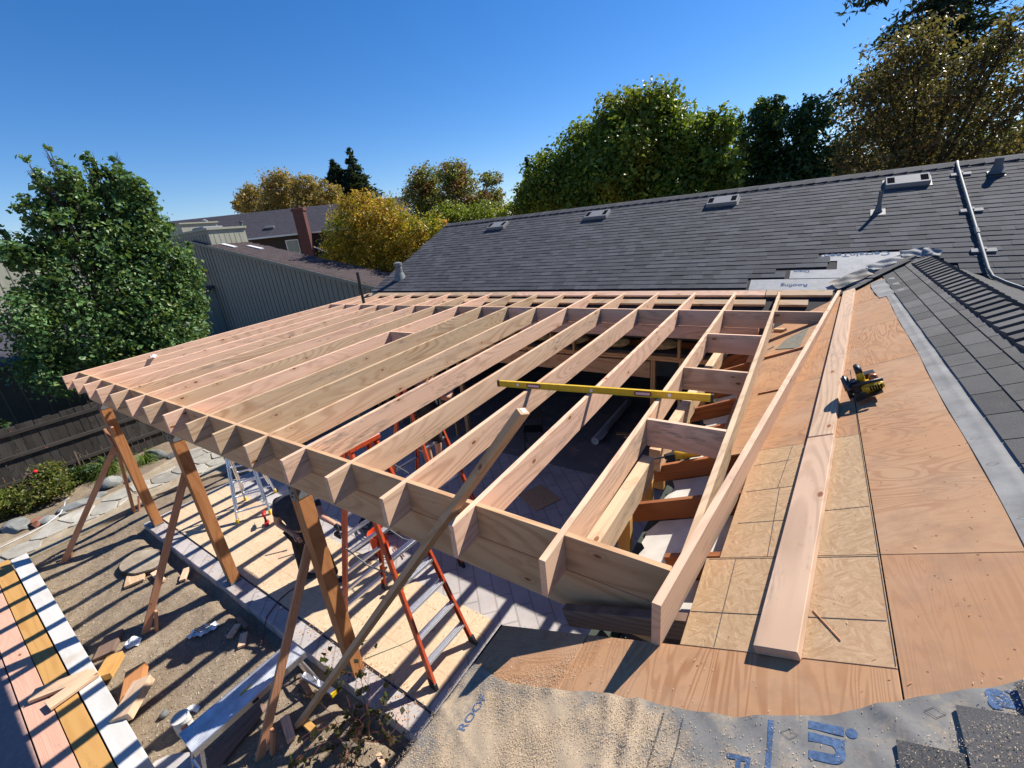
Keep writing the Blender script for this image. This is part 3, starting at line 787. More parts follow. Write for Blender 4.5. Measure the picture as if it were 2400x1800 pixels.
for x, y in ((-.228, 1.042), (.105, 1.12), (.432, 1.27), (.62, 1.40)): diamond(x, y, .024)
for y in (2.18, 2.6, 2.88, 3.16, 3.59, 4.1, 4.7): diamond(.795, y, .022, strip, True)
def uline(x0, y0, x1, y1, wd_, ink, n=16):
    m = MB(); a = V((x0, y0, 0)); b = V((x1, y1, 0)); d = (b-a).normalized(); pn = V((-d.y, d.x, 0))*wd_/2
    for i in range(n+1):
        p = a.lerp(b, i/n)
        for q in (p-pn, p+pn): m.v.append(tuple(uz(q.x, q.y)))
        if i: k = len(m.v); m.f.append((k-4, k-3, k-1, k-2))
    add('printed_line', m.mesh('line'), ink, under)
uline(.058, 1.15, .060, .95, .014, 'ink'); uline(-.264, 1.10, -.264, .9, .006, 'inkdark'); uline(-.195, 1.09, -.195, .9, .004, 'inkdark')
# crumpled flashing, loose shingles and pipe flashing where the ridge meets the main roof
rs2 = random.Random(4)
for (x, y, lx, ly, rz_, til, mt) in ((.50, 8.15, .55, .20, .75, .02, 'under'), (.92, 8.52, .5, .16, .6, .08, 'ventgrey'), (1.25, 8.75, .34, .18, .2, .1, 'ventgrey'), (1.42, 8.74, .22, .14, -.4, .15, 'ventgrey')):
    X, Y = np.meshgrid(np.linspace(-lx/2, lx/2, 14), np.linspace(-ly/2, ly/2, 8), indexing='ij')
    Z = .02+.018*np.sin(X*22+Y*15+x*9)*np.cos(Y*31+y)+til*(Y+ly/2)
    i_ = np.arange(X.size).reshape(X.shape)
    me = np_mesh('flashing', np.stack([X, Y, Z], -1).reshape(-1, 3), np.stack([i_[:-1, :-1], i_[1:, :-1], i_[1:, 1:], i_[:-1, 1:]], -1).reshape(-1, 4))
    for p in me.polygons: p.use_smooth = True
    add('crumpled_flashing', me, mt, house, mframe(x, y, .01) @ M.Rotation(rz_, 4, 'Z'))
for (x, y, r_, tl) in ((.72, 8.12, .7, .06), (.84, 8.22, .72, .12), (.93, 8.35, .7, .16), (1.05, 8.42, .68, .12), (.80, 8.36, .75, .22), (.95, 8.50, .7, .25), (1.12, 8.56, .66, .2), (.62, 7.97, .74, .03), (.55, 7.88, .76, .02)):
    add('loose_shingle', MB().box((-.15, -.075, 0), (.15, .075, .006)).mesh('loose_shingle'), 'shingle_w', house, wframe(x, y, .03) @ M.Rotation(r_, 4, 'Z') @ M.Rotation(tl, 4, 'X') @ M.Translation((0, 0, tl*.2)))
add('white_patch', MB().box((-.10, -.25, 0), (.10, .25, .004)).mesh('patch'), 'trimwhite', house, frame(V((1.62, 4.75, 3.712-.44*(1.62-1.336)+.03)), V((_c, 0, -.44*_c)), V((0, 1, 0)), V((.44*_c, 0, _c))))

# --- roof vents, pipes and conduit
def roof_vent(x, y):
    v = add('roof_vent', MB().prism([(-.30, -.17), (.30, -.17), (.30, .17), (-.30, .17)], 0, .075).mesh('vent', bevel=.006), 'ventgrey', mainroof, mframe(x, y, .012))
    mw = mframe(x, y, .088)
    for sx in (-1, 1):
        add('louvre', MB().box((sx*.225-.05, -.11, 0), (sx*.225+.05, .11, .003)).mesh('louvre'), 'dull', mainroof, mw)
    add('vent_flange', MB().box((-.33, -.20, 0), (.33, .20, .006)).mesh('flange'), 'pipegrey', mainroof, mframe(x, y, .011))
for x in (-7.73, -4.64, -1.75, 1.25): roof_vent(x, 11.0)
def vent_pipe(x, y, h_, r_):
    add('vent_pipe', MB().tube([(0, 0, -.05), (0, 0, h_)], r_, 14).mesh('vent_pipe'), 'pipegrey', house, T(x, y, mz(y)))
    add('pipe_boot', MB().lathe([(r_*2.2, 0), (r_*1.5, .05), (r_*1.15, .12)], 16).mesh('boot'), 'pipegrey', house, T(x, y, mz(y)+.01))
    add('pipe_flashing', MB().box((-.10, -.12, 0), (.10, .10, .004)).mesh('pf'), 'pipegrey', house, mframe(x, y, .016))
vent_pipe(.84, 10.05, .34, .03); vent_pipe(2.36, 10.99, .24, .055)
add('flue_pipe', MB().lathe([(.10, -.05), (.10, .30), (.085, .32), (.085, .34), (.12, .35), (.12, .42), (.02, .45)], 18).mesh('flue'), 'galv', house, T(-9.53, 8.57, mz(8.57)))
add('flue_flashing', MB().lathe([(.19, -.05), (.15, .05), (.11, .16)], 18).mesh('fluebase'), 'galv', house, T(-9.53, 8.57, mz(8.57)))
cpts = [V((1.95, YR+.02, ZR-.2)), V((1.945, YR, ZR+.05))] + [V((1.93, y, mz(y)+.055)) for y in (11.3, 10.5, 9.6, 8.8, 8.25)] + [V((1.95, 8.10, mz(8.10)+.05)), V((2.05, 7.98, mz(7.98)+.045)), V((2.3, 7.74, mz(7.74)+.045)), V((3.0, 7.03, mz(7.03)+.045))]
add('electrical_conduit', MB().tube(cpts, .021, 10).mesh('conduit', smooth=True), 'galv', house)
add('conduit_coupling', MB().tube([(1.93, 9.25, mz(9.25)+.055), (1.93, 9.12, mz(9.12)+.055)], .029, 10).mesh('coupling'), 'galv', house)
for y in (11.08, 9.85, 8.75):
    add('conduit_bracket', MB().box((-.125, -.045, 0), (.125, .045, .02)).box((-.02, -.03, .02), (.02, .03, .05)).mesh('bracket'), 'ventgrey', house, mframe(1.95, y, .016))

# --- walls, opened rear wall and the room behind
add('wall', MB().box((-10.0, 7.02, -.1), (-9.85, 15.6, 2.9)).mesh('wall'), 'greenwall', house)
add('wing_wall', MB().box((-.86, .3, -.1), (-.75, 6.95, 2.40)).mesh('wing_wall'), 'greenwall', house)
add('fascia', MB().box((-1.27, .2, wz(-1.25)-.16), (-1.245, 1.42, wz(-1.25)-.016)).mesh('fascia'), 'darkwallB', house)
add('soffit', MB().box((-1.24, .2, 2.44), (-.87, 1.42, 2.455)).mesh('soffit'), 'greenwall', house)
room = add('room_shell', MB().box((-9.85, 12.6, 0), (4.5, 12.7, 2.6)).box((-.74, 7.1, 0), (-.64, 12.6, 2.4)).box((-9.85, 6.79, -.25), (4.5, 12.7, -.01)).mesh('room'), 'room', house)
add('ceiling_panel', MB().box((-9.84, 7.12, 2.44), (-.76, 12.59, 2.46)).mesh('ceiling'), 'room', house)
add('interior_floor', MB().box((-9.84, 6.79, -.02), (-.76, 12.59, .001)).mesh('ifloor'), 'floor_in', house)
for z0, z1, nm in ((2.36, 2.40, 'top_plate'), (2.401, 2.44, 'top_plate')):
    lumber(nm, (-9.8, 7.05, (z0+z1)/2), (-.9, 7.05, (z0+z1)/2), .09, z1-z0-.001, 'stud', house)
lumber('header_beam', (-6.35, 7.05, 2.19), (-2.09, 7.05, 2.19), .09, .29, 'beam', house)
for x in (-9.6, -9.2, -8.8, -8.4, -8.0, -7.6, -7.2, -6.8, -6.46, -6.41, -2.06, -2.02, -1.60, -1.2, -.92):
    lumber('wall_stud', (x, 7.05, .0), (x, 7.05, 2.355), .089, .038, 'stud', house, upv=(1, 0, 0))
for x in (-9.3, -8.7, -8.1, -7.5, -6.9, -6.3, -5.7, -5.1, -4.5, -3.95, -3.48, -2.9, -2.2, -1.62, -1.05):
    lumber('cripple_stud', (x, 7.0, 2.442), (x, 7.0, 2.84), .089, .038, 'stud', house, upv=(1, 0, 0))
for k in range(6):
    x = -5.9+k*.78
    add('insulation_batt', icorock('batt', .32, .16, .11, 40+k), 'insul', house, T(x, 7.22, 2.60))
lumber('ceiling_joist', (-6.3, 7.5, 2.5), (-1.0, 7.5, 2.5), .038, .14, 'oldrafter', house)
# old wing rafters with cut tails, drywall torn between them
for i, y in enumerate((2.03, 2.64, 3.22, 3.84, 4.46, 5.06, 5.67, 6.28)):
    x0 = (-.52 if i == 0 else -1.0+.02*math.sin(i*3))
    o0 = V((x0, y, wz(x0)))-WN*.016; o1 = V((.9, y, wz(.9)))-WN*.016
    lumber('old_rafter', o0, o1, .042, .14, 'oldrafter', house, upv=WN, top=True)
lumber('old_rafter', V((-.94, 1.585, wz(-.94)))-WN*.004, V((-.2, 1.585, wz(-.2)))-WN*.02, .055, .11, 'dirtywood', house, upv=WN, top=True)
rs3 = random.Random(9)
for i, (ya, yb) in enumerate(((1.62, 2.00), (2.06, 2.61), (2.67, 3.19), (3.25, 3.81), (3.87, 4.43), (4.49, 5.03), (5.09, 5.64), (5.70, 6.25))):
    edge = [(-.79+rs3.uniform(-.035, .035), ya+(yb-ya)*t/9) for t in range(10)]
    pts = [(.9, ya), (.9, yb)] + edge[::-1]
    wsheet('drywall_panel', -.8, .9, ya, yb, .013, 'drywall', -.158, pts=pts, bev=0)
add('ceiling_void', MB().box((-.74, 1.45, 2.20), (1.0, 6.9, 2.24)).mesh('void'), 'room', house)

# ================================================================== THE NEW TIMBER FRAME
fr = thing('patio_cover', 'new unfinished timber roof frame of long parallel rafters on three orange posts', 'patio cover', (-5, 1.7, 0))
RX = [-10.11+.6096*i for i in range(17)]
def rafter_mesh(y0, y1, dp=.235, wd=.038):
    s_ = .0361; m = MB(); L = y1-y0
    yc = y0; pts = []                       # profile in (y,z), z relative to the top edge line
    zt = lambda y: s_*(y-y0)
    bot = lambda y: max(zt(y)-dp, mz(y)+.045-rz(y0))
    prof = [(0, 0), (L, zt(y1))]
    yk = y1-.02
    prof += [(L, min(zt(y1)-.012, bot(y1)))]
    for y in np.linspace(y1, y0, 60)[1:-1]: prof.append((y-y0, bot(y)))
    prof.append((0, -dp))
    # keep only corner points
    out = [prof[0]]
    for i in range(1, len(prof)-1):
        a, b, c = out[-1], prof[i], prof[i+1]
        if abs((b[0]-a[0])*(c[1]-a[1])-(b[1]-a[1])*(c[0]-a[0])) > 1e-4: out.append(b)
    out.append(prof[-1])
    n = len(out)
    m.add([(p, -wd/2, z) for p, z in out]+[(p, wd/2, z) for p, z in out], [tuple(range(n)), tuple(reversed(range(n, 2*n)))]+[(i, n+i, n+(i+1) % n, (i+1) % n) for i in range(n)])
    return m.mesh('rafter', bevel=.002)
rme = rafter_mesh(1.45, 7.90)
for i in range(16):
    y0 = 1.45
    add('rafter', rme, 'fir' if i != 12 else 'fir', fr, frame(V((RX[i], y0, rz(y0))), V((0, 1, 0)), V((-1, 0, 0)), V((0, 0, 1))))
add('rafter', rafter_mesh(1.78, 7.93), 'fir_pale', fr, frame(V((RX[16], 1.78, rz(1.78))), V((0, 1, 0)), V((-1, 0, 0)), V((0, 0, 1))))
# tapered sleeper rafter along the wing roof
m = MB(); ang = math.atan2(.802, 6.7)
secs = [(1.395, 2.957), (2.9, 2.985), (3.2, 3.05), (8.15, 3.31)]; hw = .019
for y, zb in secs:
    xc = -.380+.79*(y-1.395)/6.755; ztop = 3.190+.182*(y-1.395)/6.755
    m.v += [(xc-hw, y, ztop), (xc+hw, y, ztop), (xc+hw, y, max(zb, wz(xc+hw)+.002 if y > 3 else zb)), (xc-hw, y, max(zb, wz(xc+hw)+.002 if y > 3 else zb))]
n = len(secs); m.f = [(0, 1, 2, 3), tuple(4*(n-1)+k for k in (3, 2, 1, 0))]
for i in range(n-1):
    for k in range(4): m.f.append((4*i+k, 4*i+(k+1) % 4, 4*i+4+(k+1) % 4, 4*i+4+k))
me = m.mesh('sleeper')
cx_ = V((-.38, 1.395, 3.1)); d_ = V((.802, 6.7, .24)).normalized(); yv = V((0, 0, 1)).cross(d_).normalized(); fm = frame(cx_, d_, yv, d_.cross(yv))
me.transform(fm.inverted()); add('sleeper_rafter', me, 'fir_pale', fr, fm)
# blocking rows
def block(i, y, mat='fir', dz=0):
    x0, x1 = RX[i]+.0195, RX[i+1]-.0195
    lumber('blocking', (x0, y, rz(y)-.003+dz), (x1, y, rz(y)-.003+dz), .038, .232, mat, fr, top=True)
for i in range(16):
    block(i, 1.68, 'beam') if i < 15 else lumber('blocking', (RX[15]+.0195, 1.68, rz(1.68)-.003), (RX[16]-.035, 1.68, rz(1.68)-.003), .038, .232, 'beam', fr, top=True)
    block(i, 6.62)
lumber('blocking', (RX[16]+.0195, 6.62, rz(6.62)), (.19, 6.62, rz(6.62)), .038, .16, 'fir', fr, top=True)
for y in (3.12, 4.31, 5.49): block(15, y, 'fir')
block(7, 4.81, 'fir')
# carrying beams
lumber('front_beam', (-10.16, 1.735, 2.892), (-.42, 1.735, 2.892), .14, .275, 'beam', fr, top=True)
lumber('rear_beam', (-10.1, 6.63, 3.072), (-.5, 6.63, 3.072), .089, .185, 'fir', fr, top=True)
for x in (-10.0, -.93):
    lumber('rear_post', (x, 6.63, .0), (x, 6.63, 2.886), .089, .089, 'stud', fr, upv=(1, 0, 0))
lumber('wall_ledger', (-.895, 1.72, 2.935), (-.895, 2.98, 2.935), .089, .20, 'fir_pale', fr, top=True)
lumber('wall_ledger', (-.895, 3.15, 2.90), (-.895, 6.55, 2.90), .089, .20, 'fir', fr, top=True)
for y in (2.02, 2.45, 2.96, 3.3, 4.05, 4.2, 5.0, 5.7):
    lumber('ledger_stud', (-.895, y, 2.45), (-.895, y, 2.73 if y < 3 else 2.698), .089, .06, 'glulam', fr, upv=(0, 1, 0))
# flat nailer boards on the old roof behind the second row
for xa, xb in ((-10.0, -5.2), (-5.19, -.55), (-.54, .30)):
    lumber('roof_nailer', V((xa, 7.81, mz(7.81)))+MN*.02, V((xb, 7.81, mz(7.81)))+MN*.02, .14, .038, 'fir', fr, upv=MN)
for xa, xb in ((-10.0, -6.1), (-6.09, -.52), (-.36, .02)):
    lumber('roof_nailer', V((xa, 7.58, mz(7.58)))+MN*.02, V((xb, 7.58, mz(7.58)))+MN*.02, .13, .038, 'fir', fr, upv=MN)
lumber('roof_nailer', V((-3.0, 7.12, mz(7.12)))+MN*.02, V((-.42, 7.12, mz(7.12)))+MN*.02, .09, .038, 'fir', fr, upv=MN)
# posts with steel connectors
for k, x in enumerate((-9.96, -6.90, -3.915)):
    p = lumber('post', (x, 1.75, .03), (x, 1.75, 2.617), .14, .14, 'cedar', fr, upv=(0, -1, 0))
    for zc, nm in ((2.56, 'post_cap'), (.12, 'post_base')):
        for sx in (0,):
            pl = [(-.05, -.10), (.05, -.10), (.05, .07), (.0, .11), (-.05, .07)] if nm == 'post_cap' else [(-.04, -.09), (.04, -.09), (.04, .09), (-.04, .09)]
            add(nm, MB().prism(pl, 0, .005).mesh(nm), 'galv', p, frame(V((x, 1.6795, zc-.03)), V((1, 0, 0)), V((0, 0, -1 if nm == 'post_cap' else 1)), V((0, -1, 0))))
            for dz_ in (-.05, .0, .05):
                add('bolt', MB().lathe([(.011, 0), (.011, .008), (.004, .010)], 6).mesh('bolt'), 'darkmetal', p, frame(V((x+(.016 if dz_ == 0 else -.012), 1.6745, zc-.03+dz_)), V((1, 0, 0)), V((0, 0, 1)), V((0, -1, 0))))
    add('cap_strap', MB().box((-.071, -.075, 0), (.071, .075, .012)).mesh('cap_strap'), 'galv', p, T(x, 1.75, 2.6045))
    add('base_plate', MB().box((-.075, -.075, 0), (.075, .075, .03)).mesh('base_plate'), 'galv', p, T(x, 1.75, .0005))
    add('side_plate', MB().prism([(-.06, -.14), (.06, -.14), (.06, .1), (-.06, .1)], 0, .005).mesh('side_plate'), 'galv', p, frame(V((x+.0705, 1.75, 2.60)), V((0, 1, 0)), V((0, 0, 1)), V((1, 0, 0))))
# diagonal braces and their stakes
def brace(p0, p1, wd=.038, dp=.089, upv=(0, 0, 1)): lumber('diagonal_brace', p0, p1, wd, dp, 'brace', fr, upv=upv)
brace((-10.55, .45, -.13), (-10.07, 1.68, 1.72)); brace((-11.33, 1.72, -.13), (-9.80, 1.70, 2.16), dp=.089, upv=(1, 0, .6)); brace((-10.16, 1.66, 2.06), (-10.05, 1.69, 1.55), upv=(1, 0, 0))
brace((-7.22, .65, -.13), (-6.96, 1.76, 2.02)); brace((-4.14, .68, -.13), (-3.99, 1.72, 1.86))
for x, y, a in ((-10.6, .55, .5), (-7.15, .74, .3), (-4.07, .75, .4), (-11.3, 1.78, .2)):
    lumber('stake', (x, y, -.2), (x+.03*math.cos(a), y+.10, .16), .03, .06, 'brace', fr, upv=(1, 0, 0))

# tall loose prop leaning on the frame
F0, Q0 = V((-4.08, 1.06, -.12)), V((-1.60, 1.57, 3.21)); dq = (Q0-F0)
lumber('timber_prop', F0, F0+dq*1.188, .068, .046, 'beam', None, upv=(-.5, .3, .6), label='long square timber leaning diagonally across the rafters with white sticker on its end', cat='timber')
pt = F0+dq*1.1885; ax = dq.normalized(); zz = V((-.5, .3, .6)); zz = (zz-ax*zz.dot(ax)).normalized(); yy_ = zz.cross(ax)
prop = bpy.data.objects['timber_prop']
add('sticker', MB().box((-.016, -.013, 0), (.016, .013, .001)).mesh('sticker'), 'white', prop, frame(pt, yy_, zz, ax))
# flat boards lying on the wing roof
def flatboard(x0, y0, x1, y1, wd, label):
    a = V((x0, y0, wz(x0)))+WN*.002; b = V((x1, y1, wz(x1)))+WN*.002
    lumber('plank', a+WN*.0195, b+WN*.0195, wd, .038, 'fir_pale', None, upv=WN, label=label, cat='plank', group='boards laid flat on the wing roof')
flatboard(.058, 1.40, .188, 3.13, .148, 'pale flat board with knots, the nearer of two laid end to end on the sheathing')
flatboard(.186, 3.145, .502, 7.84, .138, 'pale flat board reaching up to the valley beside the circular saw')

# ================================================================== TOOLS AND THINGS ON THE FRAME
lv0, lv1 = V((-2.535, 3.315, rz(3.3)+.033)), V((-.545, 3.575, rz(3.55)+.033))
ld = (lv1-lv0); lx = ld.normalized(); lz = V((0, 0, 1)); ly = lz.cross(lx).normalized(); lz = lx.cross(ly)
lev = add('spirit_level', None, None, None, frame((lv0+lv1)/2, lx, ly, lz), 'long yellow spirit level lying across the rafters', 'level')
LW = WM['spirit_level']; hl = ld.length/2
add('body', MB().box((-hl+.012, -.011, -.024), (hl-.012, .011, .024)).box((-hl+.012, -.014, .024), (hl-.012, .014, .031)).box((-hl+.012, -.014, -.031), (hl-.012, .014, -.024)).mesh('level_body'), 'yellow', lev, LW)
for sx in (-1, 1):
    add('end_cap', MB().box((-.012, -.0145, -.0315), (.012, .0145, .0315)).mesh('end_cap'), 'black', lev, LW @ T(sx*(hl-.011), 0, 0))
def rrect(w_, h_, r_, n=5):
    pts = []
    for cx, cy, a0 in ((w_/2-r_, h_/2-r_, 0), (-w_/2+r_, h_/2-r_, 90), (-w_/2+r_, -h_/2+r_, 180), (w_/2-r_, -h_/2+r_, 270)):
        for k in range(n+1):
            a = math.radians(a0+90*k/n); pts.append((cx+r_*math.cos(a), cy+r_*math.sin(a)))
    return pts
for xo in (-hl*.60, hl*.44):
    fmx = LW @ frame(V((xo, -.0112, 0)), V((1, 0, 0)), V((0, 0, 1)), V((0, -1, 0)))
    h_ = add('hand_hole', MB().prism(rrect(.15, .042, .02), 0, .003).mesh('hand_hole'), 'maroon', lev, fmx)
    add('grip_opening', MB().prism(rrect(.125, .024, .012), .003, .0042).mesh('grip'), 'vialglow', h_, fmx)
for xo in (-hl*.77, hl*.66, -.02):
    add('vial', MB().box((-.012, -.013, -.012), (.012, -.0112, .016)).mesh('vial'), 'white', lev, LW @ T(xo, 0, -.008 if xo == -.02 else 0))

# circular saw on the wing roof
SW = wframe(.44, 3.74, .0) @ M.Rotation(math.radians(4), 4, 'Z') @ M.Scale(.88, 4)
saw = add('circular_saw', None, None, None, SW, 'yellow and black cordless circular saw resting on the plywood', 'saw')
add('base_plate', MB().prism([(-.07, -.15), (.11, -.15), (.11, .15), (-.07, .15)], .045, .05, M.Rotation(-.2, 4, 'Y')).mesh('shoe'), 'darkmetal', saw, SW)
def disc(r_, x0, x1, z, n=28, a0=0, a1=360):
    pts = [(r_*math.cos(math.radians(a0+(a1-a0)*k/n)), r_*math.sin(math.radians(a0+(a1-a0)*k/n))) for k in range(n if a1-a0 == 360 else n+1)]
    return MB().prism(pts, x0, x1, frame(V((0, 0, z)), V((0, 1, 0)), V((0, 0, 1)), V((1, 0, 0))))
add('upper_guard', disc(.098, -.125, -.075, .125, 20, -12, 192).mesh('guard', bevel=.014, seg=3, smooth=True), 'darkmetal', saw, SW)
add('blade', disc(.083, -.102, -.098, .12, 36).mesh('blade'), 'galv', saw, SW)
add('lower_guard', disc(.09, -.118, -.085, .115, 16, 190, 340).mesh('lguard'), 'black', saw, SW)
add('motor_housing', MB().box((-.02, -.085, .052), (.125, .06, .135)).mesh('motor', bevel=.022, seg=3, smooth=True), 'toolyellow', saw, SW)
add('gear_case', MB().box((-.085, -.06, .06), (-.02, .06, .165)).mesh('gear', bevel=.014, seg=2), 'black', saw, SW)
add('front_bar', MB().tube([(-.07, -.085, .148), (.02, -.095, .156), (.125, -.085, .150)], [.014, .013, .016], 10).mesh('bar', smooth=True), 'black', saw, SW)
add('handle', MB().tube([(.0, .06, .12), (.002, .0, .17), (.004, -.03, .215), (.004, -.02, .245), (.004, .05, .25), (.004, .12, .20), (.004, .13, .13)], [.030, .027, .024, .023, .022, .022, .026], 12).mesh('handle', smooth=True), 'toolyellow', saw, SW)
add('grip', MB().tube([(.004, -.034, .222), (.004, -.018, .254), (.004, .05, .257), (.004, .10, .222)], [.0235, .0245, .0235, .022], 12).mesh('grip', smooth=True), 'black', saw, SW)
add('battery', MB().box((.02, .06, .09), (.11, .16, .165)).mesh('battery', bevel=.01), 'black', saw, SW)
add('motor_cap', MB().tube([(.075, -.02, .13), (.08, -.025, .185)], [.034, .026], 14).mesh('mcap', smooth=True), plain('copper_label', (.42, .13, .05), .35, .5), saw, SW)
for k in range(5): add('vent_slot', MB().box((.03+.017*k, -.0868, .075), (.04+.017*k, -.0845, .115)).mesh('slot'), 'dull', saw, SW)
add('depth_lever', MB().tube([(-.06, .05, .10), (-.05, .11, .13)], .008, 8).mesh('lever'), 'black', saw, SW)
# reciprocating saw lying among the old rafters
RW = frame(V((-.72, 3.20, wz(-.72)+.06)), V((-.75, -.55, -.1)).normalized(), V((.55, -.75, 0)).normalized(), V((0, 0, 1)))
rsaw = add('reciprocating_saw', None, None, None, RW, 'yellow and black reciprocating saw lying over an old brown rafter', 'saw')
add('body', MB().tube([(-.20, 0, 0), (-.16, 0, 0), (-.02, 0, 0), (.04, 0, 0)], [.03, .042, .04, .032], 12).mesh('rbody', smooth=True), 'toolyellow', rsaw, RW)
add('nose', MB().tube([(.04, 0, 0), (.11, 0, 0)], [.034, .022], 12).mesh('rnose'), 'black', rsaw, RW)
add('grip', MB().tube([(-.20, 0, 0), (-.30, 0, -.02), (-.34, 0, -.06)], [.026, .022, .024], 10).mesh('rgrip', smooth=True), 'black', rsaw, RW)
add('blade', MB().box((.11, -.0008, -.010), (.27, .0008, .008)).mesh('rblade'), 'galv', rsaw, RW)

# sticks and felt scraps on the far plywood
def wstick(x0, y0, x1, y1, w_, h_, mat, nm, lab, cat):
    a = V((x0, y0, wz(x0)))+WN*(h_/2+.0025); b = V((x1, y1, wz(x1)))+WN*(h_/2+.0025)
    lumber(nm, a, b, w_, h_, mat, None, upv=WN, label=lab, cat=cat, group='scraps on the wing roof')
wstick(-.33, 5.555, .07, 5.532, .03, .022, 'brace', 'wood_stick', 'reddish stick on the plywood reaching under the slanted rafter, the middle one', 'stick')
wstick(-.28, 4.364, -.03, 4.331, .022, .012, 'brace', 'wood_stick', 'thin reddish stick on the plywood nearest the level', 'stick')
wstick(-.32, 6.90, -.19, 6.67, .05, .03, 'fir_pale', 'wood_stick', 'short thick stick beside the rear blocking', 'stick')
wstick(.215, 6.75, .255, 6.85, .03, .02, 'brace', 'wood_stick', 'small wood shim beside the upper plank', 'stick')
wstick(.155, 1.642, .236, 1.502, .005, .004, 'brace', 'wood_splinter', 'thin splinter lying on the osb beside the near plank', 'splinter')
wsheet_f = lambda nm, pts, lab: add(nm, MB().prism([((px-pts[0][0])/_c, py-pts[0][1]) for px, py in pts], 0, .004).mesh(nm), plain('grey_felt', (.20, .19, .155), .9, 0, .1, .25, 20), None, wframe(pts[0][0], pts[0][1], .003), lab, 'felt scrap', 'scraps on the wing roof')
wsheet_f('felt_scrap', [(-.248, 5.837), (-.018, 5.60), (.064, 6.43), (-.152, 6.181)], 'grey green felt scrap on the plywood between the last two rafters')
wsheet_f('felt_scrap', [(-.335, 5.93), (-.266, 5.978), (-.28, 6.067)], 'tiny dark felt corner beside the larger felt scrap')

# white rag on a far rafter, black vent pipe standing behind
m = MB(); rr = random.Random(2)
X, Y = np.meshgrid(np.linspace(-.08, .08, 9), np.linspace(-.05, .05, 7), indexing='ij'); Z = .012+.018*np.sin(X*50+Y*20)*np.cos(Y*60)+.03*np.exp(-((X-.03)/.03)**2)
i_ = np.arange(X.size).reshape(X.shape)
add('white_rag', np_mesh('rag', np.stack([X, Y, Z], -1).reshape(-1, 3), np.stack([i_[:-1, :-1], i_[1:, :-1], i_[1:, 1:], i_[:-1, 1:]], -1).reshape(-1, 4)), 'white', None, T(RX[1]+.02, 2.55, rz(2.55)+.015), 'small crumpled white rag lying on a far rafter', 'rag')
vp = add('standing_pipe', MB().tube([(0, 0, 0), (0, 0, 4.05)], .035, 14).mesh('pipe'), 'black', None, T(-8.98, 6.78, 0), 'thin black pipe standing up behind the rafters near the green wall', 'pipe')
add('pipe_coupling', MB().tube([(0, 0, 3.2), (0, 0, 3.3)], .042, 14).mesh('coupl'), 'black', vp, WM['standing_pipe'])

# ================================================================== SHEETS ON THE SLAB
for k, (xa, lab) in enumerate(((-10.2, 'farthest osb sheet on the slab, under the silver ladder'), (-7.757, 'middle osb sheet on the slab under the standing worker'), (-5.314, 'nearest osb sheet on the slab under the red ladder'))):
    add('osb_floor_sheet', MB().box((-1.2195, -.61, 0), (1.2195, .61, .011)).mesh('osb', bevel=.001), 'osbfloor', None, T(xa+1.22, 2.475+.004*k, .002) @ M.Rotation((-.002, .003, -.001)[k], 4, 'Z'), lab, 'osb sheet', 'osb sheets covering the slab')
add('osb_offcut', MB().box((-.31, -.27, 0), (.31, .27, .012)).mesh('offcut', bevel=.001), 'osb', None, T(-3.69, 5.66, .003) @ M.Rotation(-.44, 4, 'Z'), 'square osb offcut lying on the dark slab under the rafters', 'osb sheet')
add('cardboard_sheet', MB().box((-.55, -.35, 0), (.55, .35, .004)).mesh('card'), 'conc', None, T(-8.3, 3.55, .003) @ M.Rotation(.12, 4, 'Z'), 'grey sheet on the slab behind the silver ladder', 'sheet')

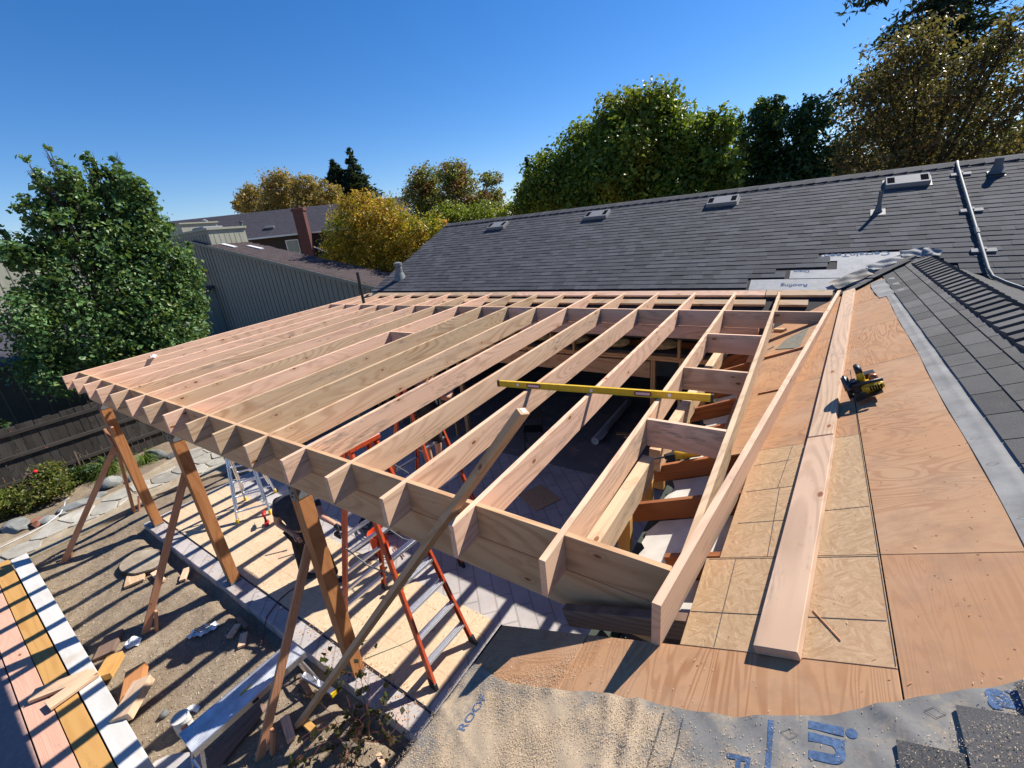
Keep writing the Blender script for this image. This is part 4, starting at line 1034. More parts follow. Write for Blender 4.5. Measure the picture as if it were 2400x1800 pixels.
# ================================================================== LADDERS
def stepladder(root_mw, name, label, H, half, w0, w1, nst, group):
    """A-frame: spread along local x (+-half), width along local y (w0 at foot, w1 at top)"""
    t = add(name, None, None, None, root_mw, label, 'ladder', group)
    def pt(sx, sy, h): f = h/H; return V((sx*(half*(1-f)+.05*f), sy*(w0*(1-f)+w1*f)/2, h))
    def rail(sx, sy):
        p0, p1 = pt(sx, sy, .0), pt(sx, sy, H); x = (p1-p0).normalized(); y = V((0, sy, 0)); y = (y-x*y.dot(x)).normalized(); z = x.cross(y); L = (p1-p0).length
        f = frame(p0, x, y, z); m = MB()
        m.box((.07, -.006, -.038), (L, 0, .038)).box((.07, -.03, -.038), (L, -.006, -.032)).box((.07, -.03, .032), (L, -.006, .038))
        add('rail', m.mesh('rail'), 'redfg', t, root_mw @ f)
        add('foot', MB().prism([(-.06, -.05), (.045, -.05), (.045, .03), (-.02, .09), (-.06, .09)], -.032, .008, frame(V((.03, 0, 0)), V((0, 0, 1)), V((1, 0, 0)), V((0, 1, 0)))).mesh('foot', bevel=.003), 'black', t, root_mw @ f)
        if sx > 0 and sy < 0: pass
        for q in (.35, .75, 1.15, 1.55): 
            add('rivet_plate', MB().box((q*L/2, .0, -.012), (q*L/2+.03, .003, .012)).mesh('rivet'), 'galv', t, root_mw @ f)
    for sx in (-1, 1):
        for sy in (-1, 1): rail(sx, sy)
        for k in range(nst):
            h = .30+k*.305
            if h > H-.2: break
            a, b = pt(sx, -1, h), pt(sx, 1, h); wd = .075 if sx > 0 else .045
            m = MB(); c = (a+b)/2; hw_ = (b-a).length/2-.005
            m.box((-wd/2, -hw_, -.004), (wd/2, hw_, 0)).box((-wd/2, -hw_, -.03), (-wd/2+.004, hw_, -.004)).box((wd/2-.004, -hw_, -.03), (wd/2, hw_, -.004))
            for q in (-.25, .05, .3): m.box((wd*q, -hw_, 0), (wd*q+.006, hw_, .003))
            add('step', m.mesh('step'), 'alu', t, root_mw @ T(*c))
    add('top_cap', MB().box((-.11, -w1/2-.03, H-.02), (.11, w1/2+.03, H+.045)).mesh('cap', bevel=.01), 'redfg', t, root_mw)
    for sy in (-1, 1):
        a, b = pt(-1, sy, 1.35), pt(1, sy, 1.35); mid = (a+b)/2+V((0, 0, -.08))
        add('spreader', MB().tube([a, mid, b], .008, 6).mesh('spreader'), 'galv', t, root_mw)
    a, b = pt(-1, -1, .95), pt(1, -1, .32)
    add('label_plate', MB().box((-.003, -.001, 0), (.003, .001, .35)).mesh('lab'), 'white', t, root_mw @ T(*(pt(-1, -1, 1.4)+V((0, -.004, 0)))))
    return t
L1 = T(-3.78, 2.42, .014) @ M.Rotation(math.radians(-2), 4, 'Z')
stepladder(L1, 'red_stepladder', 'red stepladder with silver treads standing behind the nearest post', 2.72, .84, .68, .34, 9, 'red stepladders')
L2 = T(-4.72, 4.05, .0) @ M.Rotation(math.radians(-4), 4, 'Z')
stepladder(L2, 'red_stepladder', 'red stepladder in the shade under the rafters with a worker on it', 2.72, .88, .70, .34, 9, 'red stepladders')

# silver folding ladder
AL = T(-8.60, 2.99, .013) @ M.Rotation(math.radians(-35), 4, 'Z')
al = add('aluminium_ladder', None, None, None, AL, 'silver folding multi-position ladder with yellow feet on the osb', 'ladder')
def apt(sx, sy, h, H=1.28): f = h/H; return V((sx*(.42*(1-f)+.05*f), sy*(.28*(1-f)+.19*f), h))
for sx in (-1, 1):
    for sy in (-1, 1):
        p0, p1 = apt(sx, sy, .0), apt(sx, sy, 1.28)
        x = (p1-p0).normalized(); L = (p1-p0).length; y = V((0, 1, 0)); y = (y-x*y.dot(x)).normalized(); f = frame(p0, x, y, x.cross(y))
        add('rail', MB().box((.06, -.014, -.03), (L, .014, .03)).mesh('arail', bevel=.004), 'alu', al, AL @ f)
        add('inner_rail', MB().box((.28, -.014-sy*.03, -.026), (L, .012-sy*.03, .026)).mesh('irail', bevel=.004), 'alu', al, AL @ f)
        add('foot', MB().box((0, -.02, -.036), (.085, .02, .036)).mesh('afoot', bevel=.006), 'yellow', al, AL @ f)
        add('hinge', MB().lathe([(.05, -.02), (.05, .02)], 14, frame(V((L, 0, 0)), V((1, 0, 0)), V((0, 0, 1)), V((0, 1, 0)))).mesh('hinge'), 'black', al, AL @ f)
    for h in (.2, .47, .74, 1.01, 1.22):
        a, b = apt(sx, -1, h), apt(sx, 1, h)
        add('rung', MB().tube([a, b], .017, 8).mesh('rung'), 'alu', al, AL)

# ================================================================== SMALL THINGS ON THE SLAB
def drill(mw, label, col):
    t = add('cordless_drill', None, None, None, mw, label, 'drill')
    add('motor_body', MB().tube([(-.09, 0, .22), (-.08, 0, .22), (.03, 0, .22), (.07, 0, .22)], [.02, .032, .034, .026], 12).mesh('dbody', smooth=True), col, t, mw)
    add('chuck', MB().tube([(.07, 0, .22), (.12, 0, .22), (.13, 0, .22)], [.022, .018, .01], 10).mesh('chuck'), 'black', t, mw)
    add('handle', MB().tube([(-.03, 0, .20), (-.045, 0, .13), (-.05, 0, .07)], [.022, .019, .02], 10).mesh('dhandle', smooth=True), 'black', t, mw)
    add('battery', MB().box((-.11, -.035, .0), (.03, .035, .065)).mesh('dbatt', bevel=.01), col, t, mw)
    add('bit', MB().tube([(.13, 0, .22), (.21, 0, .22)], .003, 6).mesh('bit'), 'galv', t, mw)
drill(T(-7.86, 2.79, .014) @ M.Rotation(2.6, 4, 'Z'), 'red cordless drill standing on the osb beside the silver ladder', 'toolred')
drill(T(-4.36, 2.90, .014) @ M.Rotation(.6, 4, 'Z'), 'yellow cordless drill on the osb behind the red ladder foot', 'toolyellow')
BW = T(-5.28, 3.30, .005)
bk = add('bucket', MB().lathe([(.115, 0), (.125, .02), (.150, .34), (.158, .345), (.158, .37), (.145, .37), (.138, .34), (.115, .03)], 24).mesh('bucket', smooth=False), 'bucketred', None, BW, 'orange red plastic bucket behind the red ladder', 'bucket')
add('bail_handle', MB().tube([(.155*math.cos(a), .03, .33+.15*math.sin(a)) for a in np.linspace(0, math.pi, 13)], .004, 6).mesh('bail'), 'galv', bk, BW)
add('grip', MB().tube([(-.04, .03, .478), (.04, .03, .478)], .012, 8).mesh('bgrip'), 'white', bk, BW)
# hoses and cords heaped on the slab
rc = random.Random(21); pts = []
for k in range(160):
    a = k*.36; r_ = .22+.10*math.sin(k*.23)+.05*math.sin(k*.71)
    pts.append((-5.75+r_*1.5*math.cos(a)+.05*math.sin(k*.4), 3.75+r_*.9*math.sin(a), .02+.05*abs(math.sin(k*.31))+k*.0004))
add('air_hose', MB().tube(pts, .011, 6).mesh('hose', smooth=True), 'black', None, None, 'heap of coiled black air hose on the slab beyond the worker', 'hose')
pts = [(-5.35+.14*math.sin(k*.5)+.01*k, 2.95+.10*math.cos(k*.37)+.012*k, .02+.02*abs(math.sin(k*.8))) for k in range(46)]
add('extension_cord', MB().tube(pts, .006, 6).mesh('cord', smooth=True), 'cord', None, None, 'tangled reddish brown cord on the slab in front of the hose heap', 'cord')
pts = [(-5.80, 2.22, .02), (-5.86, 2.05, .02), (-5.84, 1.9, .02), (-5.78, 1.75, .015), (-5.72, 1.64, .012), (-5.66, 1.575, -.02)] + [(-5.63+.02*math.sin(k*1.9)+.012*k, 1.54-.012*k, -.06-.004*k+.008*math.cos(k*2.1)) for k in range(14)]
add('rope', MB().tube(pts, .008, 6).mesh('rope', smooth=True), 'cord', None, None, 'dark twisted cord running over the slab edge near the nearest post', 'cord')
add('chalk_string', MB().tube([(-7.14, 1.88, .03), (-7.12, 2.3, .025), (-7.10, 2.75, .03)], .004, 5).mesh('string'), 'toolyellow', None, None, 'taut yellow string running from the middle post over the osb', 'string')
add('green_string', MB().tube([(-3.95, 1.9, .02), (-3.7, 2.25, .018), (-3.48, 2.62, .02)], .004, 5).mesh('string2'), plain('green_string', (.10, .22, .15), .8), None, None, 'thin green string on the osb beside the nearest post', 'string')
for k, (x, y, a, l_, lab) in enumerate(((-6.88, 2.42, .25, .34, 'leftmost thin metal rod on the osb'), (-6.62, 2.48, .35, .3, 'second thin metal rod from the left on the osb'), (-6.45, 2.60, .9, .26, 'third thin metal rod from the left on the osb'), (-6.30, 2.68, .5, .3, 'thin metal rod on the osb nearest the worker'))):
    add('metal_rod', MB().tube([(-l_/2, 0, 0), (l_/2*.6, 0, 0), (l_/2*.62, 0, 0), (l_/2, 0, 0)], [.006, .006, .011, .011], 6).mesh('rod'), 'galv', None, T(x, y, .022) @ M.Rotation(a+.6, 4, 'Z'), lab, 'rod', 'metal rods on the osb')

# paper roll, chair and debris in the dark room
RL = frame(V((-3.55, 7.9, .085)), V((-.02, 1, 0)).normalized(), V((-1, -.02, 0)).normalized(), V((0, 0, 1)))
rl = add('paper_roll', MB().lathe([(.04, 0), (.085, 0), (.085, 2.3), (.04, 2.3), (.04, 0)], 20, frame(V((0, 0, 0)), V((0, 1, 0)), V((0, 0, 1)), V((1, 0, 0)))).mesh('roll'), 'paper', None, RL, 'long grey paper roll lying on the dim room floor', 'roll')
add('loose_end', MB().add([(0, -.06, .055), (.5, -.06, .055), (.5, -.13, .03), (0, -.16, .06), (0, -.13, -.02)], [(0, 1, 2, 3), (3, 2, 4)]).mesh('loose'), 'paper', rl, RL)
CHM = T(-4.75, 7.3, 0) @ M.Rotation(.5, 4, 'Z')
ch = add('metal_chair', None, None, None, CHM, 'thin black metal chair in the dark room', 'chair')
for sx in (-.2, .2):
    add('front_leg', MB().tube([(sx, -.2, 0), (sx, -.12, .45)], .012, 8).mesh('leg'), 'black', ch, CHM)
    add('rear_leg', MB().tube([(sx, .26, 0), (sx, .1, .45), (sx, .18, .85)], .012, 8).mesh('leg2'), 'black', ch, CHM)
add('seat', MB().box((-.21, -.2, .44), (.21, .16, .465)).mesh('seat', bevel=.008), 'black', ch, CHM)
add('backrest', MB().box((-.21, .15, .62), (.21, .175, .84)).mesh('back', bevel=.008), 'black', ch, CHM)
for k, (x, y, a, l_, lab) in enumerate(((-2.9, 8.6, .3, .8, 'board offcut nearest the paper roll in the room'), (-2.7, 9.1, 1.2, .7, 'board offcut behind the paper roll in the room'), (-2.75, 8.2, -.2, .5, 'short board offcut in the room doorway'))):
    lumber('board_offcut', (x-l_/2*math.cos(a), y-l_/2*math.sin(a), .05+.05*k), (x+l_/2*math.cos(a), y+l_/2*math.sin(a), .05+.04*k), .09, .038, 'stud', None, upv=(0, 0, 1), label=lab, cat='offcut', group='offcuts on the room floor')

# ================================================================== TIMBER STACK, PLANK AND SCRAP IN THE YARD
def beam3(name, x0, x1, yc0, yc1, wd, ht, z0, mat, label):
    lumber(name, (x0, yc0, z0+ht/2), (x1, yc1, z0+ht/2), wd, ht, mat, None, label=label, cat='beam', group='long beams stacked beside the yard')
beam3('timber_beam', -11.05, -4.93, .055, -.04, .20, .20, -.06, 'whitebeam', 'long white painted beam, the one nearest the dirt yard')
beam3('timber_beam', -11.15, -4.7, -.162, -.255, .195, .20, -.07, 'glulam', 'long orange laminated beam between the white and the pink one')
beam3('timber_beam', -11.1, -4.5, -.376, -.47, .21, .20, -.075, 'pinkbeam', 'long pinkish beam at the picture corner')
wsl = add('beam_shade_sheet', MB().box((-3.2, -.9, -.02), (3.4, .0, .02)).mesh('shade_sheet', bevel=.003), plain('shaded_pink_wood', (.36, .235, .205), .8, 0, .2, .15, 20), None, frame(V((-7.9, -.54, .10)), V((.9999, -.0145, 0)), V((.0145, .9999, 0)), V((0, 0, 1))), 'pinkish brown sheet standing in for the shaded part of the pink beam', 'sheet')  # extra sheet in darker pink, paints the shade on the pink beam
for k, (xa, ya, xb, yb, z, lab) in enumerate(((-6.98, -.43, -6.72, -.0, .165, 'short board laid across the beams, the left one'), (-6.62, -.36, -6.66, .08, .17, 'short board laid across the beams, the right one'))):
    lumber('short_board', (xa, ya, z), (xb, yb, z), .17, .038, 'fir', None, label=lab, cat='board', group='short boards lying on the beams')
for (x, y, z, lx_, ly_, lz_, a, tl, mt, lab) in (
    (-6.86, .20, -.06, .33, .17, .09, .25, .0, 'glulam', 'orange wood block end beside the white beam'),
    (-6.20, .27, -.05, .55, .20, .10, .50, .12, 'cedar', 'reddish post offcut under a pale block'),
    (-5.83, .20, .09, .46, .20, .10, .15, .18, 'fir_pale', 'pale wood block on top of the reddish offcut'),
    (-7.38, .31, -.10, .40, .22, .06, .35, .1, 'dirtywood', 'weathered flat offcut in the dirt beside the white beam'),
    (-8.68, .98, -.105, .30, .26, .038, .5, .04, 'fir', 'wide pale offcut below the tree stump'),
    (-8.35, 1.19, -.105, .40, .09, .038, .9, .0, 'fir', 'narrow offcut partly hidden behind the middle brace'),
    (-7.98, 1.44, -.105, .30, .09, .038, .35, .03, 'fir', 'narrow offcut lying alone near the slab edge'),
    (-6.06, 1.44, -.11, .30, .06, .04, .85, .0, 'dirtywood', 'dark stick of wood by the slab edge'),
    (-6.02, 1.31, -.105, .20, .09, .038, -.1, .02, 'fir', 'small half shaded offcut near the aluminium plank'),
    (-5.75, 1.30, -.105, .22, .09, .038, .3, .0, 'fir', 'small bright offcut nearest the aluminium plank'),
    (-4.38, 1.36, -.11, .26, .06, .05, .7, .0, 'brace', 'reddish block by the near post foot'),
    (-4.12, .99, -.105, .30, .09, .05, .6, .0, 'fir', 'pale block at the foot of the leaning timber'),
    (-3.95, 1.12, -.105, .24, .07, .05, .9, .0, 'glulam', 'orange block among the vine leaves'),
    (-2.98, 1.30, -.11, .18, .05, .04, .6, .0, 'fir', 'tiny pale block beneath the vine at the picture bottom'),
    (-7.35, .22, -.12, .34, .03, .02, .2, .0, 'dirtywood', 'thin grey stick beside the weathered offcut')):
    add('wood_offcut', MB().box((-lx_/2, -ly_/2, 0), (lx_/2, ly_/2, lz_)).mesh('offcut', bevel=.003), mt, None, T(x, y, z) @ M.Rotation(a-.9, 4, 'Z') @ M.Rotation(tl, 4, 'X'), lab, 'offcut', 'wood offcuts in the yard')
# aluminium work platform
PW = frame(V((-4.395, .86, .0)), V((.0, 1, 0)), V((-1, 0, 0)), V((0, 0, 1)))
pk = add('work_platform', None, None, None, PW, 'silver aluminium work platform with ribbed top standing in the dirt', 'platform')
m = MB().box((-.57, -.145, .455), (.57, .145, .475))
for k in range(12): m.box((-.57, -.139+k*.0245, .475), (.57, -.139+k*.0245+.009, .4795))
add('deck', m.mesh('deck'), plain('brushed_aluminium', (.66, .68, .72), .38, .55, .5, .25, 9), pk, PW)
for s_ in (-1, 1):
    add('side_rail', MB().box((-.57, s_*.15-.006, .41), (.57, s_*.15+.006, .48)).mesh('srail'), 'alu', pk, PW)
    add('latch', MB().box((-.03, s_*.158-.004, .425), (.03, s_*.158+.004, .455)).mesh('latch'), 'black', pk, PW)
for ex in (-1, 1):
    for s_ in (-1, 1):
        add('leg', MB().tube([(ex*.5, s_*.13, .42), (ex*.62, s_*.16, -.12)], .018, 8).mesh('pleg'), 'alu', pk, PW)
        add('foot', MB().tube([(ex*.612, s_*.158, -.085), (ex*.625, s_*.161, -.135)], .024, 8).mesh('pfoot'), 'black', pk, PW)
    add('leg_bar', MB().tube([(ex*.57, -.15, .12), (ex*.57, .15, .12)], .014, 8).mesh('pbar'), 'alu', pk, PW)
hinge = add('deck_slot', MB().box((-.07, .0, .480), (.06, .02, .484)).mesh('slot'), 'toolyellow', pk, PW)
lumber('dirty_board', (-4.62, .98, -.06), (-4.43, .30, -.05), .16, .03, 'dirtywood', None, upv=(.3, 0, 1), label='dirty brown board tucked under the work platform', cat='board')
add('aluminium_channel', MB().box((-.26, -.035, 0), (.26, .035, .05)).box((-.26, -.04, .05), (.26, -.03, .075)).mesh('channel', bevel=.003), 'alu', None, T(-4.2, 1.43, -.03) @ M.Rotation(.1, 4, 'Z'), 'short grey aluminium channel against the slab edge', 'channel')
bpy.data.objects['aluminium_channel']
add('yellow_end', MB().box((.255, -.036, .0), (.275, .036, .055)).mesh('yend'), 'yellow', bpy.data.objects['aluminium_channel'], WM['aluminium_channel'])
CW = T(-5.17, .40, -.12)
can = add('paint_can', MB().lathe([(.078, 0), (.082, .004), (.082, .19), (.086, .195), (.086, .205), (.070, .205), (.068, .195), (.0, .193)], 24).mesh('can'), 'whitebeam', None, CW, 'dirty white paint can beside the work platform', 'paint can')
add('bail', MB().tube([(.085*math.cos(a), .085*math.sin(a), .16-.05*math.sin(a*1)) for a in np.linspace(-.2, math.pi+.2, 12)], .0025, 5).mesh('cbail'), 'galv', can, CW)
add('drip', MB().prism(rrect(.06, .10, .02), 0, .002, frame(V((.0825, -.01, .10)), V((0, 1, 0)), V((0, 0, 1)), V((1, 0, 0)))).mesh('drip'), 'brick', can, CW)
pl = [(.26*math.cos(a)*(1+.08*math.sin(3*a)), .22*math.sin(a)*(1+.06*math.cos(2*a+1))) for a in np.linspace(0, 2*math.pi, 20)[:-1]]
for (x, y, a, mt, lab) in ((-4.72, .17, .5, 'conc', 'curved grey concrete slab piece by the paint can'),):
    add('concrete_piece', MB().prism([(p[0]*1.3, p[1]*.8) for p in pl], 0, .07).mesh('cpiece', bevel=.01), mt, None, T(x, y, -.12) @ M.Rotation(a, 4, 'Z'), lab, 'concrete piece')
# litter
def litter(x, y, sx, sy, a, mat, lab, seed):
    X, Y = np.meshgrid(np.linspace(-sx, sx, 10), np.linspace(-sy, sy, 8), indexing='ij'); Z = .02+.028*np.sin(X*40+seed)*np.cos(Y*47+seed)+.012*np.sin(X*90)
    i_ = np.arange(X.size).reshape(X.shape)
    o = add('litter', np_mesh('litter', np.stack([X*(1+.2*np.sin(Y*30+seed)), Y*(1+.25*np.cos(X*25)), Z], -1).reshape(-1, 3), np.stack([i_[:-1, :-1], i_[1:, :-1], i_[1:, 1:], i_[:-1, 1:]], -1).reshape(-1, 4)), mat, None, T(x, y, -.11) @ M.Rotation(a, 4, 'Z'), lab, 'litter')
    return o
litter(-7.15, .50, .10, .07, .4, 'white', 'crumpled white plastic bag in the dirt beside the brace foot', 1)
li = litter(-6.45, 1.10, .17, .08, 1.0, 'white', 'white printed bag lying flat in the dirt near the slab', 2)
for k in range(3): add('print_bar', MB().box((-.10+.0*k, -.045+.035*k, .055), (.09, -.03+.035*k, .058)).mesh('bar'), 'inkdark', li, WM[li.name])
litter(-5.33, .55, .08, .03, .3, 'white', 'torn white scrap behind the paint can', 3)
# stump, rocks, hose
ST = T(-9.02, 1.18, -.16)
sp = [(.40*math.cos(a)*(1+.10*math.sin(2*a+.6)+.06*math.sin(5*a)), .27*math.sin(a)*(1+.08*math.cos(3*a))) for a in np.linspace(0, 2*math.pi, 34)[:-1]]
st = add('tree_stump', MB().prism([(p[0]*1.04, p[1]*1.04) for p in sp], 0, .12).mesh('stump', bevel=.01), 'bark', None, ST, 'flat cut tree stump in the middle of the dirt', 'stump')
add('cut_face', MB().prism([(p[0]*.97, p[1]*.97) for p in sp], .12, .126).mesh('cutface'), 'stumptop', st, ST)
for k, (x, y, rx_, ry_, rz_, lab) in enumerate(((-13.15, .25, .40, .22, .10, 'long flat slate rock at the left picture edge'), (-12.80, .62, .26, .16, .08, 'pale rock slab next to the broken clay pieces'), (-12.85, 1.18, .38, .17, .10, 'grey slate block beside the path'), (-12.95, 1.45, .26, .2, .09, 'rock right behind the slate block'), (-13.30, 1.88, .24, .2, .16, 'pale rounded boulder below the strap leaf plant'), (-13.05, 2.2, .16, .12, .1, 'small rock to the right of the pale boulder'), (-13.95, 2.98, .34, .16, .18, 'dark rock by the fence beyond the orange post'), (-13.5, 3.3, .2, .2, .1, 'pale rock to the right of the dark one'), (-8.72, 1.36, .07, .06, .05, 'small white stone at the edge of the stump'), (-5.60, .34, .05, .05, .04, 'small dark stone by the pale block'), (-4.35, .42, .07, .05, .05, 'white pebble beneath the work platform'), (-12.75, .9, .09, .07, .06, 'fist sized rock between the slate slabs'))):
    add('rock', icorock('rock', rx_, ry_, rz_, 60+k, 3), 'rock', None, T(x, y, -.13+rz_*.45) @ M.Rotation(.6*k, 4, 'Z'), lab, 'rock', 'loose rocks along the path')
for k, (x, y) in enumerate(((-12.72, .46), (-12.86, .52))):
    add('clay_piece', MB().prism([(.12*math.cos(a), .10*math.sin(a)) for a in np.linspace(0, 2.6, 8)]+[(-.05, -.02)], 0, .06).mesh('clay'), 'clay', None, T(x, y, -.10) @ M.Rotation(k*2.1, 4, 'Z') @ M.Rotation(.4, 4, 'X'), ('broken terracotta shard nearer the path', 'broken terracotta shard nearer the shrub')[k], 'shard')
add('garden_hose', MB().tube([(-12.28, -1.5, -.07), (-12.31, -.1, -.06), (-12.38, .35, -.06), (-12.5, .62, -.06), (-12.72, .86, -.05), (-13.0, .98, -.04), (-13.15, 1.05, .02), (-13.1, 1.12, .06)], .012, 8).mesh('ghose', smooth=True), 'paper', None, None, 'grey garden hose along the edge of the stone path', 'hose')

# ================================================================== FENCE
fn = thing('wooden_fence', 'weathered grey board fence along the garden behind the stone path', 'fence', (-14.9, 2, -.12))
rf = random.Random(14); y = -3.0
while y < 9.5:
    wd = rf.choice((.135, .14, .145)); zt_ = 1.56+rf.uniform(-.02, .02)
    lumber('board', (-14.9+rf.uniform(-.006, .006), y+wd/2, -.12), (-14.9+rf.uniform(-.006, .006), y+wd/2+rf.uniform(-.008, .008), zt_), wd, .018, 'greywood', fn, upv=(1, 0, 0)); y += wd+.006
for z in (.28, .86, 1.40): lumber('rail', (-14.862, -3, z), (-14.862, 9.5, z), .038, .085, 'greywood', fn)
for y in (-2.4, 0, 2.4, 4.8, 7.2): lumber('post', (-14.96, y, -.2), (-14.96, y, 1.5), .09, .09, 'greywood', fn, upv=(1, 0, 0))

# ================================================================== PLANTS IN THE BED
def blob_points(blobs, n, rng, shell=.55, clump=None, cs=.12):
    """points in the outer part of ellipsoid blobs, gathered in twig clumps; returns pos, outward normals"""
    vol = np.array([b[3]*b[4]*b[5] for b in blobs])**.72; pr_ = vol/vol.sum()
    k = max(8, int(n/(clump or 26)))
    def draw(m):
        bi = rng.choice(len(blobs), m, p=pr_); B = np.array([b[:6] for b in blobs])[bi]
        d = rng.normal(size=(m, 3)); d /= np.linalg.norm(d, axis=1, keepdims=True)
        lob = 1+.16*np.sin(d[:, 0]*5+bi)*np.sin(d[:, 1]*6+bi*2)*np.cos(d[:, 2]*5)
        r = (shell+(1-shell)*rng.random(m)**.6)*lob
        return B[:, :3]+d*r[:, None]*B[:, 3:6], d, B[:, 3:6].mean(1)
    cp, cd, cr_ = draw(k)
    ci_ = rng.integers(0, k, n)
    sz = (cr_[ci_]*cs)[:, None]
    pos = cp[ci_] + rng.normal(size=(n, 3))*sz*np.array([1, 1, .75])
    nrm = cd[ci_]*.5 + rng.normal(size=(n, 3))*.75 + np.array([0, 0, .45])
    return pos, nrm
def sph(bl, k=1.0, yd=None): return [(x, y, z, r*k, (yd or r)*k, r*k) for x, y, z, r in bl]
def tree(name, label, base, blobs, leafmat, n, size, trunk_r, cat='tree', group='trees around the house', shell=.5, clump=26, cs=.12, seed=1, limbs=True, asp=.55, inner=0):
    rng = np.random.default_rng(seed); rr = random.Random(seed)
    t = thing(name, label, cat, base, 0, group); b = V(base)
    zs = [q[2] for q in blobs]; zmin = min(q[2]-q[5]*.4 for q in blobs)
    m = MB(); cx = sum(q[0] for q in blobs)/len(blobs); cy = sum(q[1] for q in blobs)/len(blobs)
    fork = V((b.x*.7+cx*.3, b.y*.7+cy*.3, b.z+max(.8, (zmin-b.z)*.75)))
    m.tube([b-V((0, 0, .2)), b.lerp(fork, .4)+V((trunk_r*.3, 0, 0)), fork], [trunk_r*1.25, trunk_r, trunk_r*.85], 10)
    for q in blobs:
        c = V(q[:3]); mid = fork.lerp(c, .5)+V((rr.uniform(-.15, .15), rr.uniform(-.15, .15), .1))*q[3]
        m.tube([fork-V((0, 0, trunk_r)), mid, c], [trunk_r*.55, trunk_r*.32, trunk_r*.12], 7)
        if limbs:
            for _ in range(7):
                d = V((rr.gauss(0, 1), rr.gauss(0, 1), rr.gauss(.3, .8))).normalized()
                e = c+V((d.x*q[3], d.y*q[4], d.z*q[5]))*.95
                m.tube([mid.lerp(c, rr.random()), c.lerp(e, .5), e], [trunk_r*.14, trunk_r*.09, trunk_r*.03], 4, cap=False)
    add('trunk', m.mesh('trunk', smooth=True), 'bark', t)
    pos, nrm = blob_points(blobs, n, rng, shell, clump, cs)
    add('crown', leaves('crown', pos, nrm, np.full(n, size), rng, asp), leafmat, t)
    return t
# shrubs and strap-leaf clumps
tree('flowering_shrub', 'bushy yellow green shrub with a red flower by the fence', (-14.0, .75, -.12), [(-14.0, .75, .25, .42, .45, .33), (-14.1, 1.1, .3, .3, .3, .42), (-13.85, .4, .15, .35, .35, .26), (-13.7, 1.05, .15, .25, .3, .22)], 'leaf_shrub', 3600, .035, .03, 'shrub', 'shrubs by the fence', .3, 14, .2, 31)
fl = bpy.data.objects['flowering_shrub']
add('flower', icorock('flower', .05, .05, .04, 3, 2), 'flower', fl, T(-14.02, .92, .62))
tree('low_shrub', 'green shrub cut by the left picture edge below the fence', (-13.95, -.1, -.12), [(-13.95, -.15, .25, .4, .4, .35), (-14.1, .25, .2, .3, .3, .25)], 'leaf_green', 2200, .032, .03, 'shrub', 'shrubs by the fence', .3, 14, .2, 32)
tree('dark_shrub', 'small dark leafed shrub between the fence and the strap leaf plant', (-14.35, 1.62, -.12), [(-14.35, 1.6, .1, .28, .35, .22), (-14.3, 1.95, .08, .25, .25, .2)], 'leaf_dark', 1600, .035, .025, 'shrub', 'shrubs by the fence', .3, 14, .2, 33)
def straps(name, label, x, y, n, L, seed):
    rr = random.Random(seed); m = MB()
    for _ in range(n):
        a = rr.uniform(0, 2*math.pi); l_ = L*rr.uniform(.6, 1.15); up_ = rr.uniform(.35, .95); wd = rr.uniform(.006, .011)
        d = V((math.cos(a), math.sin(a), 0)); s_ = V((-d.y, d.x, 0))*wd; b0 = V((x, y, -.12))+d*rr.uniform(0, .09); k0 = len(m.v)
        for i in range(6):
            t = i/5; p = b0+d*l_*t*(1-up_*.45)*(.4+.6*t)+V((0, 0, l_*(up_*t*1.5-(.55+up_*.65)*t*t)))
            ww = s_*(1-t*.9); m.v += [tuple(p-ww), tuple(p+ww)]
            if i: k = k0+2*i; m.f.append((k-2, k-1, k+1, k))
    t = thing(name, label, 'plant', (x, y, -.12), 0, 'strap leaf plants')
    add('leaves', m.mesh('straps'), 'strap', t)
straps('strap_leaf_plant', 'large arching strap leaf clump seen left of the far post', -14.15, 2.1, 240, .95, 3)
straps('strap_leaf_plant', 'smaller strap leaf clump seen right of the far post', -13.95, 2.75, 150, .75, 4)
tree('hedge_shrub', 'dark bush growing behind the fence at the left', (-16.0, .3, -.12), [(-16.0, .3, .9, .7, .9, .9), (-16.2, -.7, .8, .7, .8, .8)], 'leaf_dark', 4500, .05, .05, 'shrub', 'bushes behind the fence', .4, 20, .15, 35)
# dead vine at the bottom, over the slab edge
rv = random.Random(17); m = MB(); lp = []
vine = thing('vine', 'dark withered vine with red stems sprawling over the slab edge', 'plant', (-3.35, 1.25, -.12))
def twig(p, d, l_, r_, depth):
    pts = [p]; q = p.copy(); dd = d.copy()
    for i in range(6):
        dd = (dd+V((rv.gauss(0, .28), rv.gauss(0, .28), rv.gauss(.0, .22)))).normalized(); q = q+dd*l_/6
        if q.z < -.10: q.z = -.10; dd.z = abs(dd.z)
        pts.append(q.copy())
        if depth > 0 and rv.random() < .5: twig(q.copy(), (dd+V((rv.gauss(0, .7), rv.gauss(0, .7), rv.gauss(.15, .5)))).normalized(), l_*.55, r_*.6, depth-1)
        if rv.random() < .33: lp.append(q.copy())
    m.tube(pts, [r_*(1-.12*i) for i in range(7)], 5, cap=False)
for k in range(8):
    twig(V((-3.35+rv.uniform(-.25, .3), 1.25+rv.uniform(-.25, .2), -.12)), V((rv.gauss(.1, .6), rv.gauss(.2, .6), rv.uniform(.1, .6))).normalized(), rv.uniform(.5, .95), .006, 2)
add('stems', m.mesh('stems'), 'vinestem', vine)
pp = np.array([tuple(p+V((rv.gauss(0, .012), rv.gauss(0, .012), rv.gauss(0, .012)))) for p in lp for _ in range(2)])
rg = np.random.default_rng(5)
